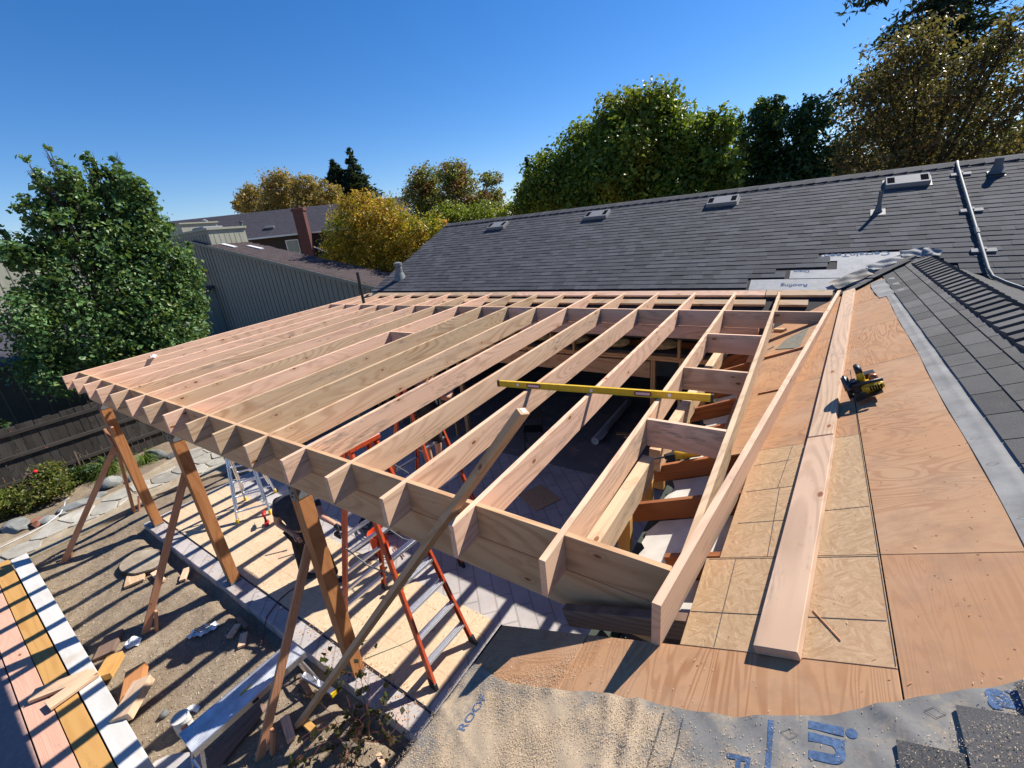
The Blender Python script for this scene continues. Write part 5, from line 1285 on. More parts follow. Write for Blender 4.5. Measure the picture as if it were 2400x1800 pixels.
add('leaves', leaves('vine_leaves', pp, rg.normal(size=pp.shape)+np.array([0, 0, .6]), np.full(len(pp), .030), rg, .7), 'leaf_vine', vine)

# ================================================================== NEIGHBOURING HOUSES
A = thing('neighbour_house', 'grey green neighbour house with one long sloping roof and vertical siding', 'house', (-24, 14, 0))
ZA = lambda x: 2.76+.1827*(-16.23-x)
m = MB(); xa, xb = -32.2, -15.6
m.add([(xa, 13.0, -.2), (xb, 13.0, -.2), (xb, 13.0, ZA(xb)), (xa, 13.0, ZA(xa)), (xa, 14.8, -.2), (xb, 14.8, -.2), (xb, 14.8, ZA(xb)), (xa, 14.8, ZA(xa))], [(0, 1, 2, 3), (7, 6, 5, 4), (1, 5, 6, 2), (0, 3, 7, 4), (3, 2, 6, 7)])
add('wall', m.mesh('wallA'), 'sidingA', A)
x = xa+.25
while x < xb:
    add('siding_groove', MB().box((x-.018, 12.988, -.1), (x+.018, 12.9985, ZA(x)-.12)).mesh('groove'), 'groove_shade', A); x += .405
r_ = add('roof', slab_poly([(xa-.35, 12.82, ZA(xa-.35)+.10), (xb+.4, 12.82, ZA(xb+.4)+.10), (xb+.4, 15.1, ZA(xb+.4)+.10), (xa-.35, 15.1, ZA(xa-.35)+.10)], .10).mesh('roofA'), 'shingle_b', A)
vs, fs = [], []; rs4 = random.Random(6); sA = math.sqrt(1+.1827**2); ux_ = V((1/sA, 0, -.1827/sA)); nA = V((.1827/sA, 0, 1/sA)); x = xb+.3
while x > xa-.3:
    y = 12.83+rs4.uniform(0, .15)
    while y < 15.0:
        wd = rs4.choice(WIDS); mm = tab_mesh(wd, .004 if rs4.random() < .5 else 0); mw = frame(V((x, y+wd/2, ZA(x)+.102)), V((0, 1, 0)), -ux_, nA); b = len(vs)
        vs += [tuple(mw @ V(v)) for v in mm.v]; fs += [tuple(b+i for i in f) for f in mm.f]; y += wd+.003
    x -= .14
add('shingles', np_mesh('shinglesA', vs, fs), 'shingle_b', r_, kind='stuff')
for (x, y) in ((-29.4, 13.5), (-28.0, 14.3)):
    add('skylight', MB().box((-.75, -.12, 0), (.75, .12, .05)).mesh('skyl'), 'trimwhite', A, frame(V((x, y, ZA(x)+.12)), ux_, V((0, 1, 0)), nA))
add('barge_board', slab_poly([(xa-.35, 12.79, ZA(xa-.35)+.09), (xb+.4, 12.79, ZA(xb+.4)+.09), (xb+.4, 12.815, ZA(xb+.4)+.09), (xa-.35, 12.815, ZA(xa-.35)+.09)], .16).mesh('barge'), 'sidingA', A)
add('tower', MB().box((-36.8, 13.03, -.2), (-30.4, 15.2, 6.30)).mesh('tower'), 'cream', A)
add('tower_shade_face', MB().box((-36.8, 13.005, -.2), (-30.402, 13.028, 6.29)).mesh('towerfront'), 'sidingA', A)  # darker sheet puts the shade of this face into its colour
for x in np.arange(-36.5, -30.5, .405): add('siding_groove', MB().box((x-.018, 12.99, 0), (x+.018, 13.003, 6.1)).mesh('groove'), 'groove_shade', A)
for y in np.arange(13.3, 15.1, .3): add('siding_groove', MB().box((-30.399, y-.015, 4.9), (-30.392, y+.015, 6.1)).mesh('groove'), 'sidingA', A)
add('parapet_cap', MB().box((-36.9, 12.95, 6.301), (-30.3, 15.3, 6.42)).mesh('parapet'), 'cream', A)
add('rear_block', MB().box((-50, 15.6, -.2), (-40.5, 18.2, 7.35)).mesh('rearblock'), 'cream', A)
add('rear_cap', MB().box((-50.1, 15.5, 7.351), (-40.4, 18.3, 7.45)).mesh('rearcap'), 'cream', A)
ac = add('air_conditioner', MB().box((-.9, -.7, 0), (.9, .7, .75)).mesh('ac', bevel=.08), 'ventgrey', A, T(-37.0, 15.9, 6.1))
add('bay', MB().add([(-37, 11.7, -.2), (-32.0, 11.7, -.2), (-32.0, 12.985, -.2), (-37, 12.985, -.2), (-37, 11.7, 2.3), (-32.0, 11.7, 2.3), (-32.0, 12.985, 2.95), (-37, 12.985, 2.95)], [(0, 1, 5, 4), (1, 2, 6, 5), (2, 3, 7, 6), (3, 0, 4, 7), (0, 3, 2, 1), (4, 5, 6, 7)]).mesh('bay'), 'cream', A)
add('bay_roof', slab_poly([(-37.2, 11.5, 2.30), (-31.8, 11.5, 2.30), (-31.8, 12.984, 3.05), (-37.2, 12.984, 3.05)], .08).mesh('bayroof'), 'shingle_d', A)
add('lower_roof', slab_poly([(-39, 12.0, 3.9), (-32.3, 12.0, 3.9), (-32.3, 12.99, 4.15), (-39, 12.99, 4.15)], .1).mesh('lowroof'), 'darkwallB', A)
for y in (11.95, 12.25, 12.55): add('siding_groove', MB().box((-31.998, y-.015, 0), (-31.99, y+.015, 2.3)).mesh('groove'), 'sidingA', A)
# green shed wall behind the fence
sh = thing('garden_shed', 'dark green shed wall in the shade behind the fence', 'shed', (-19.5, 0, 0))
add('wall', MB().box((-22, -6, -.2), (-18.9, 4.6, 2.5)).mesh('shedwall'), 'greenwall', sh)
add('roof', slab_poly([(-22.2, -6.2, 3.2), (-18.6, -6.2, 2.5), (-18.6, 4.8, 2.5), (-22.2, 4.8, 3.2)], .1).mesh('shedroof'), 'shingle_d', sh)
for y in np.arange(-5.8, 4.6, .4): add('siding_groove', MB().box((-18.899, y-.015, 0), (-18.89, y+.015, 2.4)).mesh('groove'), 'groove_shade', sh)
# cream house peeking out at the far left
E_ = thing('far_cream_house', 'pale cream house wall glimpsed behind the pear tree at the far left', 'house', (-48, 4, 0))
add('wall', MB().box((-55, -2, -.2), (-44, 10.0, 6.4)).mesh('fw'), 'cream', E_)
add('roof_cap', MB().box((-55.2, -2.2, 6.401), (-43.8, 10.2, 6.6)).mesh('fr'), 'cream', E_)
for y in np.arange(-1.6, 9.9, .6): add('siding_groove', MB().box((-43.999, y-.02, 0), (-43.98, y+.02, 6.3)).mesh('groove'), 'sidingA', E_)

# slate-roofed house with the brick chimney
a_ = V((.81, .586, 0)).normalized(); p_ = V((-a_.y, a_.x, 0)); O_ = V((-50.9, 25.2, 0))
BF = frame(O_, a_, p_, V((0, 0, 1)))
B = add('slate_roof_house', None, None, None, BF, 'dark house with slate grey roof and red brick chimney', 'house')
add('wall', MB().box((-13, .6, -.2), (16.5, 9.4, 6.2)).mesh('wallB'), 'darkwallB', B, BF)
pB = .58; sB = math.sqrt(1+pB*pB)
rB = add('roof', MB().add([(-13.5, 0, 6.25), (17, 0, 6.25), (17, 5, 6.25+5*pB), (-13.5, 5, 6.25+5*pB), (17, 10, 6.25), (-13.5, 10, 6.25)], [(0, 1, 2, 3), (3, 2, 4, 5), (1, 4, 2), (0, 3, 5), (0, 5, 4, 1)]).mesh('roofB'), 'shingle_d', B, BF)
vs, fs = [], []; v = .02
while v < 4.95:
    u = -13.5
    while u < 16.9:
        wd = rs4.choice(WIDS)*1.5; mm = tab_mesh(wd, .005 if rs4.random() < .5 else 0); mw = frame(V((u+wd/2, v, 6.252+v*pB)), V((1, 0, 0)), V((0, 1/sB, pB/sB)), V((0, -pB/sB, 1/sB))); b = len(vs)
        vs += [tuple(mw @ V(q)) for q in mm.v]; fs += [tuple(b+i for i in f) for f in mm.f]; u += wd+.003
    v += .15
add('shingles', np_mesh('shinglesB', vs, fs), 'shingle_d', rB, BF, kind='stuff')
add('gutter', MB().box((-13.5, -.12, 6.10), (17, -.005, 6.26)).mesh('gutter'), 'trimwhite', B, BF)
wn = add('window', MB().box((3.9, .5, 3.9), (5.3, .598, 5.7)).mesh('winframe'), 'trimwhite', B, BF)
for q in (4.02, 4.64): add('pane', MB().box((q, .47, 4.02), (q+.56, .499, 5.58)).mesh('pane'), 'glass', wn, BF)
cb = add('chimney', MB().box((6.1, -1.1, 0), (7.2, -.3, 8.3)).mesh('chim'), 'brick', B, BF)
add('chimney_cap', MB().box((6.0, -1.2, 8.301), (7.3, -.2, 8.65)).mesh('ccap', bevel=.05), 'brick', cb, BF)
add('chimney_pot', MB().lathe([(.22, 8.65), (.22, 8.9), (.18, 8.9)], 12, T(6.65, -.7, 0)).mesh('pot'), 'brick', cb, BF)
for q0, q1 in (((6.9, -.4, 4.9), (9.8, -.4, 3.3)), ((5.6, -.4, 4.4), (4.4, -.4, 3.3))): add('gable_trim', MB().tube([q0, q1], .09, 4).mesh('trim'), 'trimwhite', B, BF)
for (u, v, h_) in ((-4.2, 1.4, .9), (-.8, 1.6, .9)):
    add('roof_flue', MB().lathe([(.16, 0), (.16, h_), (.26, h_), (.26, h_+.12)], 12, T(u, v, 6.2+v*pB)).mesh('bflue'), 'pipegrey', B, BF)
for (u, v) in ((2.2, 1.5), (9.3, 1.6), (12.3, 1.7)):
    add('roof_vent', MB().box((-.5, -.2, 0), (.5, .2, .18)).mesh('bvent'), 'pipegrey', B, BF @ frame(V((u, v, 6.27+v*pB)), V((1, 0, 0)), V((0, 1/sB, pB/sB)), V((0, -pB/sB, 1/sB))))
add('roof_cowl', MB().lathe([(.3, 0), (.3, .25), (.05, .4)], 10, T(-6.0, 4.0, 6.2+4*pB)).mesh('cowl'), 'ventgrey', B, BF)

# ================================================================== TREES
pear_b = [(-17.0, 3.74, 6.98, .28, .33), (-17.0, 4.14, 7.2, .3, .34), (-17.0, 4.37, 6.56, .45, .51), (-17.0, 5.07, 7.0, .43, .47), (-17.0, 5.51, 7.12, .35, .37), (-17.0, 5.69, 6.42, .48, .51), (-17.0, 3.55, 5.94, .5, .59), (-17.0, 4.27, 5.44, .85, .96), (-17.0, 5.34, 5.35, .81, .87), (-17.0, 5.79, 4.66, .7, .74), (-17.0, 2.99, 4.79, .57, .71), (-17.0, 4.6, 4.06, 1.14, 1.3), (-17.0, 5.92, 3.56, .67, .72), (-17.0, 3.19, 3.35, .99, 1.23), (-17.0, 2.25, 3.57, .63, .82), (-17.0, 5.2, 2.45, .88, 1.0), (-17.0, 2.53, 5.28, .3, .38), (-17.0, 4.0, 2.23, .83, 1.0), (-17.0, 2.18, 2.41, .65, .87), (-17.0, 6.29, 4.33, .5, .52), (-17.0, 6.14, 2.65, .39, .42)]
rt_ = random.Random(2)
tree('pear_tree', 'large glossy green pear tree standing behind the fence at the left', (-17.1, 4.3, -.12), [(x+rt_.uniform(-.3, .3), y, z, max(.42, ry*1.1), ry*.9, rz_*1.15) for x, y, z, ry, rz_ in pear_b]+[(-17, y, z, .16, .16, .42) for y, z in ((3.62, 7.3), (4.12, 7.6), (4.45, 7.1), (5.0, 7.5), (5.5, 7.55), (5.85, 6.9), (2.6, 5.7), (6.5, 4.9), (4.8, 7.3), (6.4, 3.3))]+[(-17, y, z, .6, r_, r_) for y, z, r_ in ((3.9, 6.35, .5), (4.7, 6.3, .6), (5.3, 6.5, .5), (3.3, 6.3, .35), (3.2, 5.4, .5), (5.75, 5.8, .5), (4.3, 6.9, .35), (5.2, 6.95, .4))], 'leaf_pear', 40000, .062, .085, shell=.25, clump=16, cs=.17, seed=11, asp=.62)
BT = 'trees around the house'
tree('broad_green_tree', 'broad rounded green tree with yellowing tips rising behind the main roof', (-8, 22, -.1), sph([(-6.54, 22, 8.65, 1.29), (-8.1, 22, 8.44, 1.39), (-9.63, 22.5, 7.44, 1.72), (-5.24, 22, 7.42, 1.35), (-11.58, 22, 6.55, 1.56), (-7.51, 21.4, 6.57, 2.1), (-3.73, 22, 7.63, .86), (-3.97, 22, 6.06, 1.16), (-9.25, 22, 5.47, 1.89), (-5.54, 22, 5.41, 1.64), (-3.44, 22, 5.49, .66), (-12.94, 22, 5.88, 1.07)], .97), 'leaf_green', 68000, .098, .24, shell=.35, clump=24, cs=.16, seed=12)
tree('dark_green_tree', 'dense dark green tree beside the broad green one', (-1.3, 25, -.1), sph([(-2.34, 25, 8.17, .73), (-2.77, 25, 7.24, .94), (-1.42, 25, 7.0, 1.13), (-.72, 25, 7.69, .84), (-2.81, 25, 5.64, 1.07), (-1.26, 25, 5.43, 1.35), (.09, 25, 5.92, .94), (-.2, 25, 4.6, 1.5), (-2.6, 25, 4.4, 1.2)]), 'leaf_dark', 24000, .095, .22, shell=.4, clump=22, cs=.17, seed=13)
tree('rusty_tree', 'thin leaved rusty brown tree with bare limbs at the right edge', (2.6, 21, -.1), sph([(2.12, 21, 8.68, .82), (1.39, 21, 8.05, 1.0), (3.01, 21, 7.44, 1.02), (1.24, 21, 6.86, 1.06), (2.71, 21, 6.33, 1.2), (3.73, 21, 8.04, .66), (4.19, 21, 6.62, .88), (.81, 21, 5.75, .75), (2.23, 21, 5.4, .94), (3.79, 21, 5.29, .85), (4.13, 21, 8.66, .45), (5.2, 21, 7.4, 1.0), (5.4, 21, 5.6, 1.0)], 1.08), 'leaf_brown', 21000, .060, .17, shell=.2, clump=7, cs=.17, seed=14)
tree('back_right_tree', 'green tree low behind the rusty one at the right edge', (6.2, 30, -.1), sph([(6.66, 30, 5.34, 1.0), (5.87, 30, 5.29, 1.0), (7.4, 30, 5.9, 1.0), (4.6, 30, 4.6, 1.2)]), 'leaf_green', 9000, .1, .2, seed=15)
tree('orange_tree', 'rounded orange and yellow autumn tree beside the roof end', (-20.8, 17.5, -.1), sph([(-21.56, 17.5, 6.22, 1.25), (-23.1, 17.5, 5.18, 1.64), (-20.06, 17.5, 5.19, 1.91), (-18.29, 17.5, 4.17, 1.84), (-21.28, 17.5, 3.62, 2.34), (-16.62, 17.5, 4.5, 1.24), (-24.37, 17.5, 4.02, 1.11), (-18.6, 17.5, 2.6, 1.6)], .93, 1.5), 'leaf_orange', 42000, .075, .22, shell=.5, clump=26, cs=.13, seed=16)
tree('reddish_tree', 'tall thin tree with reddish leaves behind the orange one', (-22.5, 27, -.1), sph([(-25.12, 27, 8.68, 1.1), (-26.07, 27, 7.59, 1.55), (-22.35, 27, 8.59, 1.1), (-22.06, 27, 6.83, 1.9), (-24.77, 27, 6.21, 2.0), (-19.48, 27, 5.7, 1.5), (-19.17, 27, 7.88, .5), (-19.1, 27, 6.9, .4)], .95, 1.4), 'leaf_red', 26000, .09, .2, shell=.35, clump=12, cs=.15, seed=17)
tree('yellow_tree', 'low yellow green tree touching the top of the roof', (-16.8, 22, -.1), sph([(-19.17, 22, 5.3, 1.2), (-16.57, 22, 4.9, 1.4), (-14.41, 22, 4.95, .9), (-17.6, 22, 4.2, 1.6)], 1, 1.2), 'leaf_yg', 17000, .08, .16, shell=.4, clump=20, cs=.14, seed=18)
tree('far_green_tree', 'small far green tree between the cypresses and the yellow tree', (-17, 31, -.1), sph([(-18.39, 31, 6.2, 1.3), (-16.25, 31, 5.7, 1.5), (-17.5, 31, 4.6, 1.6)]), 'leaf_dark', 9000, .11, .2, seed=19)
tree('far_autumn_tree', 'wide far golden tree above the slate roof', (-82, 50, -.1), sph([(-92.5, 50, 14.4, 3.07), (-82.78, 50, 15.14, 3.56), (-75.13, 50, 13.85, 2.82), (-69.31, 50, 12.81, 2.35), (-97.77, 50, 14.18, 2.0), (-86, 50, 11, 4), (-74, 50, 10.5, 3.5)], .95), m_leaf('golden_leaves', [(0, (.16, .13, .035)), (.5, (.34, .24, .06)), (1, (.46, .24, .06))], tint=(.42, .40, .05)), 30000, .2, .45, shell=.4, clump=18, cs=.13, seed=20)
def conifer(name, label, x, y, z0, z1, r0, n, seed, size, lean=0, droop=.25, gap=.35, pw=.8):
    rng = np.random.default_rng(seed); rr = random.Random(seed); t = thing(name, label, 'tree', (x, y, -.1), 0, BT)
    m = MB().tube([(x, y, -.2), (x+lean*.5, y, (z0+z1)/2), (x+lean, y, z1)], [r0*.09, r0*.06, r0*.01], 8); P, N_ = [], []
    z = z0
    while z < z1-.1:
        f = (z-z0)/(z1-z0); rad = r0*(1-f)**pw*rr.uniform(.7, 1.1); cx = x+lean*f
        for k in range(7):
            a = rr.uniform(0, 6.283); d = np.array([math.cos(a), math.sin(a), 0]); L = rad*rr.uniform(.65, 1.1)
            tip = np.array([cx, y, z])+d*L+np.array([0, 0, -droop*L+.1*L])
            m.tube([(cx, y, z), tuple((np.array([cx, y, z])+tip)/2+np.array([0, 0, .06*L])), tuple(tip)], [r0*.014, r0*.009, r0*.003], 4, cap=False)
            q = int(n*L/r0); s_ = rng.random(q)**.7
            pp_ = np.array([cx, y, z])+(d*L)[None]*s_[:, None]+rng.normal(size=(q, 3))*np.array([.10, .10, .07])*L*(.5+.5*s_[:, None])
            pp_[:, 2] += -droop*L*s_**2+.1*L*s_-.05*L*rng.random(q); P.append(pp_); N_.append(rng.normal(size=(q, 3))*.6+np.array([0, 0, .8]))
        z += gap*r0*.35
    P = np.concatenate(P); N_ = np.concatenate(N_)
    add('trunk', m.mesh('ctrunk'), 'bark', t)
    add('crown', leaves('needles', P, N_, np.full(len(P), size), rng, .3), 'needle', t)
conifer('redwood', 'tall dark redwood towering behind the rusty tree at the top right', 4.4, 34, 6.0, 21.5, 5.2, 190, 41, .19, -1.3, .3, .3, .45)
conifer('pine_tree', 'shorter left one of two dark far pines above the slate roof', -79.6, 60, 9.0, 20.4, 5.0, 150, 42, .42, 0, .15, .26)
conifer('pine_tree', 'taller right one of two dark far pines above the slate roof', -76.6, 62, 7.0, 22.0, 6.4, 150, 43, .42, 0, .15, .26)
for k, (x, lab) in enumerate(((-35.8, 'left one of two narrow far cypresses'), (-33.95, 'right one of two narrow far cypresses'))):
    tree('cypress', lab, (x, 60, -.1), [(x, 60, 9.6+.9*q, .75-.13*q, .75-.13*q, .9) for q in range(5)], 'needle', 5000, .13, .15, seed=50+k, limbs=False, shell=.3, cs=.2)

# ================================================================== WORKERS
def skin_mesh(name, chains, levels=2):
    """chains: list of lists of (point, radius); shared points join"""
    vs_, rs_, es, idx = [], [], [], {}
    for ch_ in chains:
        prev = None
        for p, r_ in ch_:
            k = tuple(round(q, 4) for q in p)
            if k not in idx: idx[k] = len(vs_); vs_.append(p); rs_.append(r_)
            if prev is not None and prev != idx[k]: es.append((prev, idx[k]))
            prev = idx[k]
    me = bpy.data.meshes.new(name); me.from_pydata(vs_, es, [])
    o = bpy.data.objects.new('tmpskin', me); COL.objects.link(o)
    o.modifiers.new('skin', 'SKIN')
    for i, sv in enumerate(me.skin_vertices[0].data):
        r_ = rs_[i]; sv.radius = (r_, r_) if not isinstance(r_, tuple) else r_
        sv.use_root = (i == 0)
    ss = o.modifiers.new('sub', 'SUBSURF'); ss.levels = levels; ss.render_levels = levels
    dg = bpy.context.evaluated_depsgraph_get(); out = bpy.data.meshes.new_from_object(o.evaluated_get(dg))
    bpy.data.objects.remove(o)
    for p in out.polygons: p.use_smooth = True
    return out
def person(mw, label, J, cap, longs=True):
    t = add('person', None, None, None, mw, label, 'person')
    P = {k: V(v) for k, v in J.items()}
    def hand(wr_, el, side):
        d = (wr_-el).normalized(); s_ = d.cross(V((0, 0, 1)));
        s_ = s_.normalized() if s_.length > .1 else V((1, 0, 0)); n_ = s_.cross(d); palm = wr_+d*.075; out = [[(tuple(wr_), .027), (tuple(palm), .033)]]
        for k, (o, l_) in enumerate(((-.032, .065), (-.011, .078), (.011, .074), (.031, .058))):
            b0 = palm+s_*o+d*.012; out.append([(tuple(palm), .033), (tuple(b0), .011), (tuple(b0+d*l_*.5-n_*.014), .0095), (tuple(b0+d*l_*.75-n_*.045), .008)])
        out.append([(tuple(wr_), .027), (tuple(wr_+d*.03+s_*side*.035), .012), (tuple(wr_+d*.07+s_*side*.055-n_*.015), .010), (tuple(wr_+d*.10+s_*side*.045-n_*.03), .0085)])
        return out
    ch = [[(P['pel'], .13), (P['waist'], .125), (P['chest'], .15), (P['neck'], .065), (P['chin'], .062), (P['head'], .095), (P['crown'], .07)]]
    ch[0] = [(tuple(p), r_) for p, r_ in ch[0]]
    for s_ in ('L', 'R'):
        ch.append([(tuple(P['chest']), .15), (tuple(P['sh'+s_]), .07), (tuple(P['el'+s_]), .052), (tuple(P['wr'+s_]), .027)])
        ch += hand(P['wr'+s_], P['el'+s_], 1 if s_ == 'L' else -1)
        ch.append([(tuple(P['pel']), .13), (tuple(P['hip'+s_]), .09), (tuple(P['kn'+s_]), .058), (tuple(P['an'+s_]), .04), (tuple(P['an'+s_]+V((0, 0, -.05))), .038)])
    add('body', skin_mesh('body', ch), 'skin', t, mw)
    sh = [[(tuple(P['pel']+V((0, 0, .03))), .165), (tuple(P['waist']), .185), (tuple(P['chest']), .205), (tuple(P['neck']-V((0, 0, .03))), .085)]]
    for s_ in ('L', 'R'):
        sh.append([(tuple(P['chest']), .205), (tuple(P['sh'+s_]), .1), (tuple(P['sh'+s_].lerp(P['el'+s_], .45)), .078), (tuple(P['sh'+s_].lerp(P['el'+s_], .62)), .076)])
    add('shirt', skin_mesh('shirt', sh), 'shirt', t, mw)
    tr = []
    for s_ in ('L', 'R'):
        leg = [(tuple(P['pel']-V((0, 0, .01))), .15), (tuple(P['hip'+s_]), .112), (tuple(P['kn'+s_]), .082)]
        if longs: leg += [(tuple(P['kn'+s_].lerp(P['an'+s_], .5)), .078), (tuple(P['an'+s_]+V((0, 0, .02))), .075)]
        else: leg[-1] = (tuple(P['hip'+s_].lerp(P['kn'+s_], .85)), .095)
        tr.append(leg)
    add('trousers', skin_mesh('trousers', tr), 'pants', t, mw)
    add('belt', skin_mesh('belt', [[(tuple(P['pel']+V((0, 0, .05))), .172), (tuple(P['pel']+V((0, 0, .10))), .170)]], 1), 'black', t, mw)
    for sx in (-1, 1): add('tool_pouch', MB().box((-.06, -.04, -.11), (.06, .04, .10)).mesh('pouch', bevel=.02), 'black', t, mw @ T(*(P['pel']+V((.17*sx, .02, -.02)))))
    f_ = V(J.get('face', (0, 1, 0))).normalized(); side = f_.cross(V((0, 0, 1))).normalized()
    for s_ in ('L', 'R'):
        a = P['an'+s_]; add('boot', skin_mesh('boot', [[(tuple(a+V((0, 0, .04))), .055), (tuple(a+V((0, 0, -.035))), .055), (tuple(a+V((0, 0, -.045))+f_*.10), .045), (tuple(a+V((0, 0, -.05))+f_*.18), .04)]], 1), 'black', t, mw)
    h = P['head']
    for s_ in (-1, 1):
        add('ear', icorock('ear', .018, .03, .032, 5, 2), 'skin', t, mw @ T(*(h+side*s_*.092)))
        add('eye', icorock('eye', .011, .011, .011, 6, 2), 'white', t, mw @ T(*(h+f_*.083+side*s_*.032+V((0, 0, .01)))))
    add('nose', icorock('nose', .016, .022, .022, 7, 2), 'skin', t, mw @ T(*(h+f_*.098+V((0, 0, -.015)))))
    add('mouth', MB().box((-.024, -.004, -.004), (.024, .004, .004)).mesh('mouth'), 'clay', t, mw @ frame(h+f_*.089+V((0, 0, -.05)), side, f_, V((0, 0, 1))))
    add('hair' if not cap else 'cap', icorock('hairm', .108, .112, .085, 8, 3), 'shirt' if cap else 'bark', t, mw @ T(*(h-f_*.012+V((0, 0, .045)))))
    if cap: add('cap_brim', MB().prism(rrect(.15, .12, .05), 0, .008).mesh('brim', bevel=.002), 'shirt', t, mw @ frame(h+f_*.13+V((0, 0, .05)), side, f_, V((0, 0, 1))))
    return t
fa = (.75, .62, 0)
P1 = T(-5.68, 2.42, .014)
person(P1, 'worker in dark t-shirt and trousers standing behind the nearest post holding a drill', dict(pel=(.0, 0, .92), waist=(-.01, -.01, 1.10), chest=(.02, .0, 1.32), neck=(.08, .05, 1.50), chin=(.10, .07, 1.56), head=(.13, .09, 1.64), crown=(.14, .10, 1.72),
    shL=(-.16, -.14, 1.40), elL=(-.24, -.20, 1.08), wrL=(.02, -.14, .93), shR=(.20, .16, 1.42), elR=(.42, .10, 1.22), wrR=(.64, .12, 1.16),
    hipL=(-.09, -.05, .86), knL=(-.14, -.08, .47), anL=(-.20, -.08, .075), hipR=(.09, .05, .86), knR=(.20, .10, .48), anR=(.30, .10, .075), face=fa), True)
DW = P1 @ frame(V((.74, .12, .93)), V((.72, .05, -.15)).normalized(), V((-.05, .99, .1)).normalized(), V((.2, 0, .98)).normalized())
t = add('impact_driver', None, None, None, DW, 'black driver with a long silver bit in the hand of the worker', 'drill')
add('motor_body', MB().tube([(-.07, 0, .22), (-.06, 0, .22), (.04, 0, .22), (.08, 0, .22)], [.02, .034, .034, .022], 12).mesh('ib', smooth=True), 'black', t, DW)
add('handle', MB().tube([(-.03, 0, .21), (-.04, 0, .13), (-.045, 0, .09)], [.022, .02, .022], 10).mesh('ih'), 'black', t, DW)
add('battery', MB().box((-.10, -.035, .03), (.03, .035, .09)).mesh('ibt', bevel=.01), 'black', t, DW)
add('bit', MB().tube([(.08, 0, .22), (.30, 0, .22)], [.006, .004], 8).mesh('ibit'), 'galv', t, DW)
P2 = T(-4.52, 4.10, 1.22)
person(P2, 'second worker in dark shirt and shorts standing on the shaded red ladder', dict(pel=(.0, 0, .90), waist=(-.02, .0, 1.08), chest=(-.03, .02, 1.30), neck=(-.02, .05, 1.47), chin=(-.02, .08, 1.52), head=(-.03, .11, 1.60), crown=(-.03, .11, 1.68),
    shL=(-.20, .02, 1.38), elL=(-.36, .16, 1.20), wrL=(-.30, .38, 1.36), shR=(.15, .02, 1.38), elR=(.30, .18, 1.22), wrR=(.24, .40, 1.36),
    hipL=(-.09, .0, .84), knL=(-.10, -.04, .46), anL=(-.10, .0, .07), hipR=(.09, .0, .84), knR=(.10, .02, .46), anR=(.10, -.02, .07), face=(0, 1, 0)), True, False)

# ================================================================== FINE DEBRIS
def scatter_chips(name, label, P, nrm, L, W_, seed, mat, cat=None):
    rng = np.random.default_rng(seed); n = len(P); N_ = nrm+rng.normal(size=(n, 3))*.24
    a, b, nn = rot_frames(N_, rng); l_ = (L*rng.uniform(.4, 1.4, n))[:, None]; w_ = (W_*rng.uniform(.5, 1.3, n))[:, None]
    v = np.stack([P-a*l_-b*w_, P+a*l_-b*w_, P+a*l_+b*w_+nn*w_*.8, P-a*l_+b*w_+nn*w_*.8], 1).reshape(-1, 3)
    o = add(name, np_mesh(name, v, np.arange(4*n).reshape(n, 4)), mat, None, None, label, cat or 'debris', None, 'stuff'); return o
rng = np.random.default_rng(77)
def wing_pts(n, dens):
    out = []
    while sum(len(o) for o in out) < n:
        x = rng.uniform(-1.28, .75, n); y = rng.uniform(.45, 1.42, n); d = dens(x, y); k = rng.random(n) < d; out.append(np.stack([x[k], y[k]], 1))
    return np.concatenate(out)[:n]
def noise2(x, y): return .5+.25*(np.sin(x*9+2*np.sin(y*7))+np.sin(y*13-x*5+1.7*np.sin(x*6)))
def dens(x, y):
    core = np.exp(-((x+.75)/.52)**2)*np.exp(-((y-.80)/.40)**2)
    pile = np.clip(noise2(x*1.3+.4, y*1.1)*1.7-.42, 0, 1.2)+.25*noise2(x*3.1, y*4.3); d = np.clip(core*pile*1.1+.008, 0, 1); bare = y > under_edge(x); return np.where(bare, d*np.where(x < -.72, .8, np.where(x < -.45, .22, .05)), d)
q = wing_pts(34000, dens); on = q[:, 1] < under_edge(q[:, 0])
h_ = np.where(on, wr(q[:, 0], q[:, 1]), .001)+.0025
P_ = np.stack([q[:, 0], q[:, 1], 3.124+WS*q[:, 0]], 1)+h_[:, None]*np.array(WN)
scatter_chips('sawdust', 'pale sawdust and shavings covering the underlayment at the roof corner', P_, np.tile(np.array(WN), (len(P_), 1)), .0018, .0008, 78, 'sawdust', 'sawdust')
n = 5000; x = rng.uniform(.34, .85, n); y = rng.uniform(.85, 1.42, n); kk = (noise2(x*1.6, y*1.8) > .45) & (y < np.interp(x, [.34, .47, .6, .85], [1.15, 1.29, 1.39, 1.6])); x, y = x[kk], y[kk]
lift = .016+.011*(1-((x-.345) % .127)/.127)
P_ = np.stack([x, y, 3.124+WS*x], 1)+lift[:, None]*np.array(WN)
scatter_chips('shingle_dust', 'sawdust caught on the stepped shingles at the lower right corner', P_, np.tile(np.array(WN), (len(P_), 1)), .0016, .0007, 83, 'sawdust', 'sawdust')
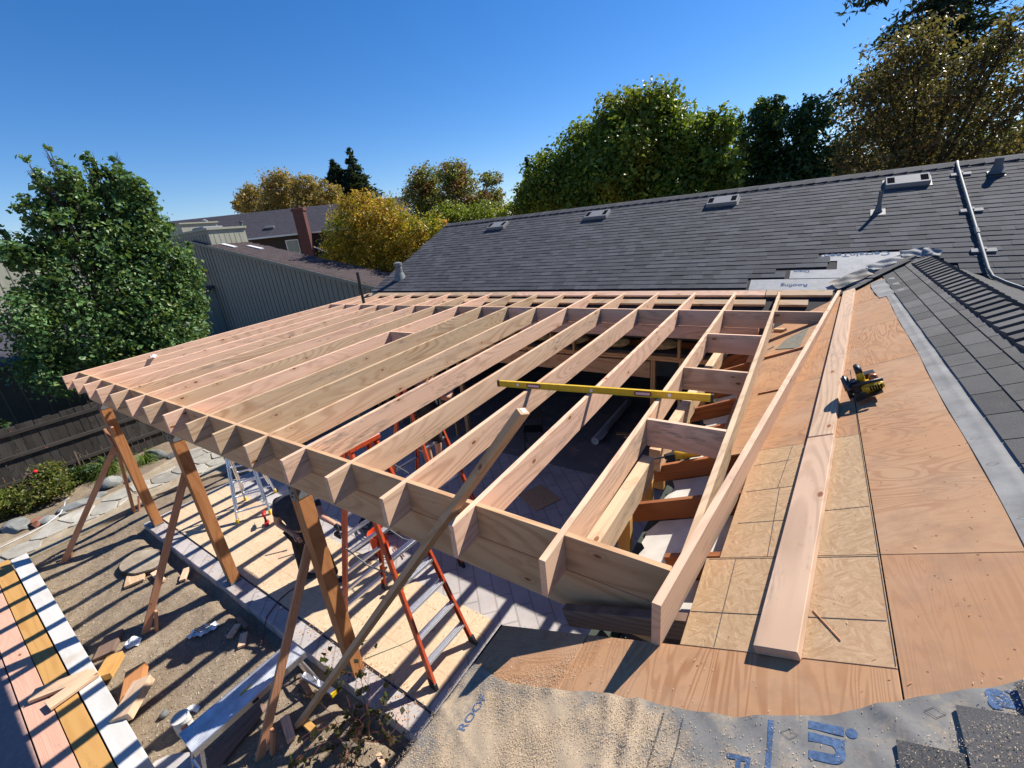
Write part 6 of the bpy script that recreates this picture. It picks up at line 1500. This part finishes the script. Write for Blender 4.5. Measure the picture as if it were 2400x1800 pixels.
n = 600; x = rng.uniform(-.6, .75, n); y = rng.uniform(1.3, 6.5, n); ok = (x > -.25)
P_ = np.stack([x, y, 3.124+WS*x], 1)[ok]+.004*np.array(WN)
scatter_chips('roof_shavings', 'scattered wood shavings on the plywood roof sheathing', P_, np.tile(np.array(WN), (len(P_), 1)), .005, .001, 79, 'chips', 'shavings')
n = 1600; x = rng.uniform(-10.2, -2.5, n); c_ = np.array([-9.6, -6.7, -3.7, -3.3, -4.6]); x[:900] = rng.choice(c_, 900)+rng.normal(size=900)*.3
y = rng.uniform(1.62, 3.1, n); y[:900] = 1.78+rng.normal(size=900)*.10; y = np.clip(y, 1.61, 3.3)
P_ = np.stack([x, y, np.where(y > 1.87, .018, .006)], 1)
scatter_chips('slab_shavings', 'reddish wood shavings scattered on the slab and osb sheets', P_, np.tile(np.array([0, 0, 1.]), (n, 1)), .010, .003, 80, 'chips', 'shavings')
n = 9000; x = rng.uniform(-11.0, -2.3, n); y = rng.uniform(-.1, 1.55, n); k = noise2(x*.8, y*.8)+rng.random(n)*.8 > .62; x, y = x[k], y[k]
P_ = np.stack([x, y, fz(x, y)+.006], 1)
scatter_chips('ground_litter', 'small stones, bark and straw bits scattered on the dirt', P_, np.tile(np.array([0, 0, 1.]), (len(x), 1)), .010, .003, 81, 'gravel', 'litter')
# pebbles as low pyramids
n = 2600; x = rng.uniform(-11.5, -2.3, n); y = rng.uniform(-.1, 1.52, n); s_ = .004+.012*rng.random(n)**3; z = fz(x, y)
a0 = rng.uniform(0, 6.28, n); vv = []
for k in range(5):
    aa = a0+k*2*np.pi/5; vv.append(np.stack([x+s_*np.cos(aa), y+s_*np.sin(aa)*.8, z-.002], 1))
vv.append(np.stack([x, y, z+s_*.7], 1)); vv = np.stack(vv, 1).reshape(-1, 3); base = (np.arange(n)*6)[:, None]
f_ = np.concatenate([base+np.array([[k, (k+1) % 5, 5]]) for k in range(5)])
add('pebbles', np_mesh('pebbles', vv, f_), 'gravel', None, None, 'small pebbles lying over the dirt yard', 'pebbles', None, 'stuff')
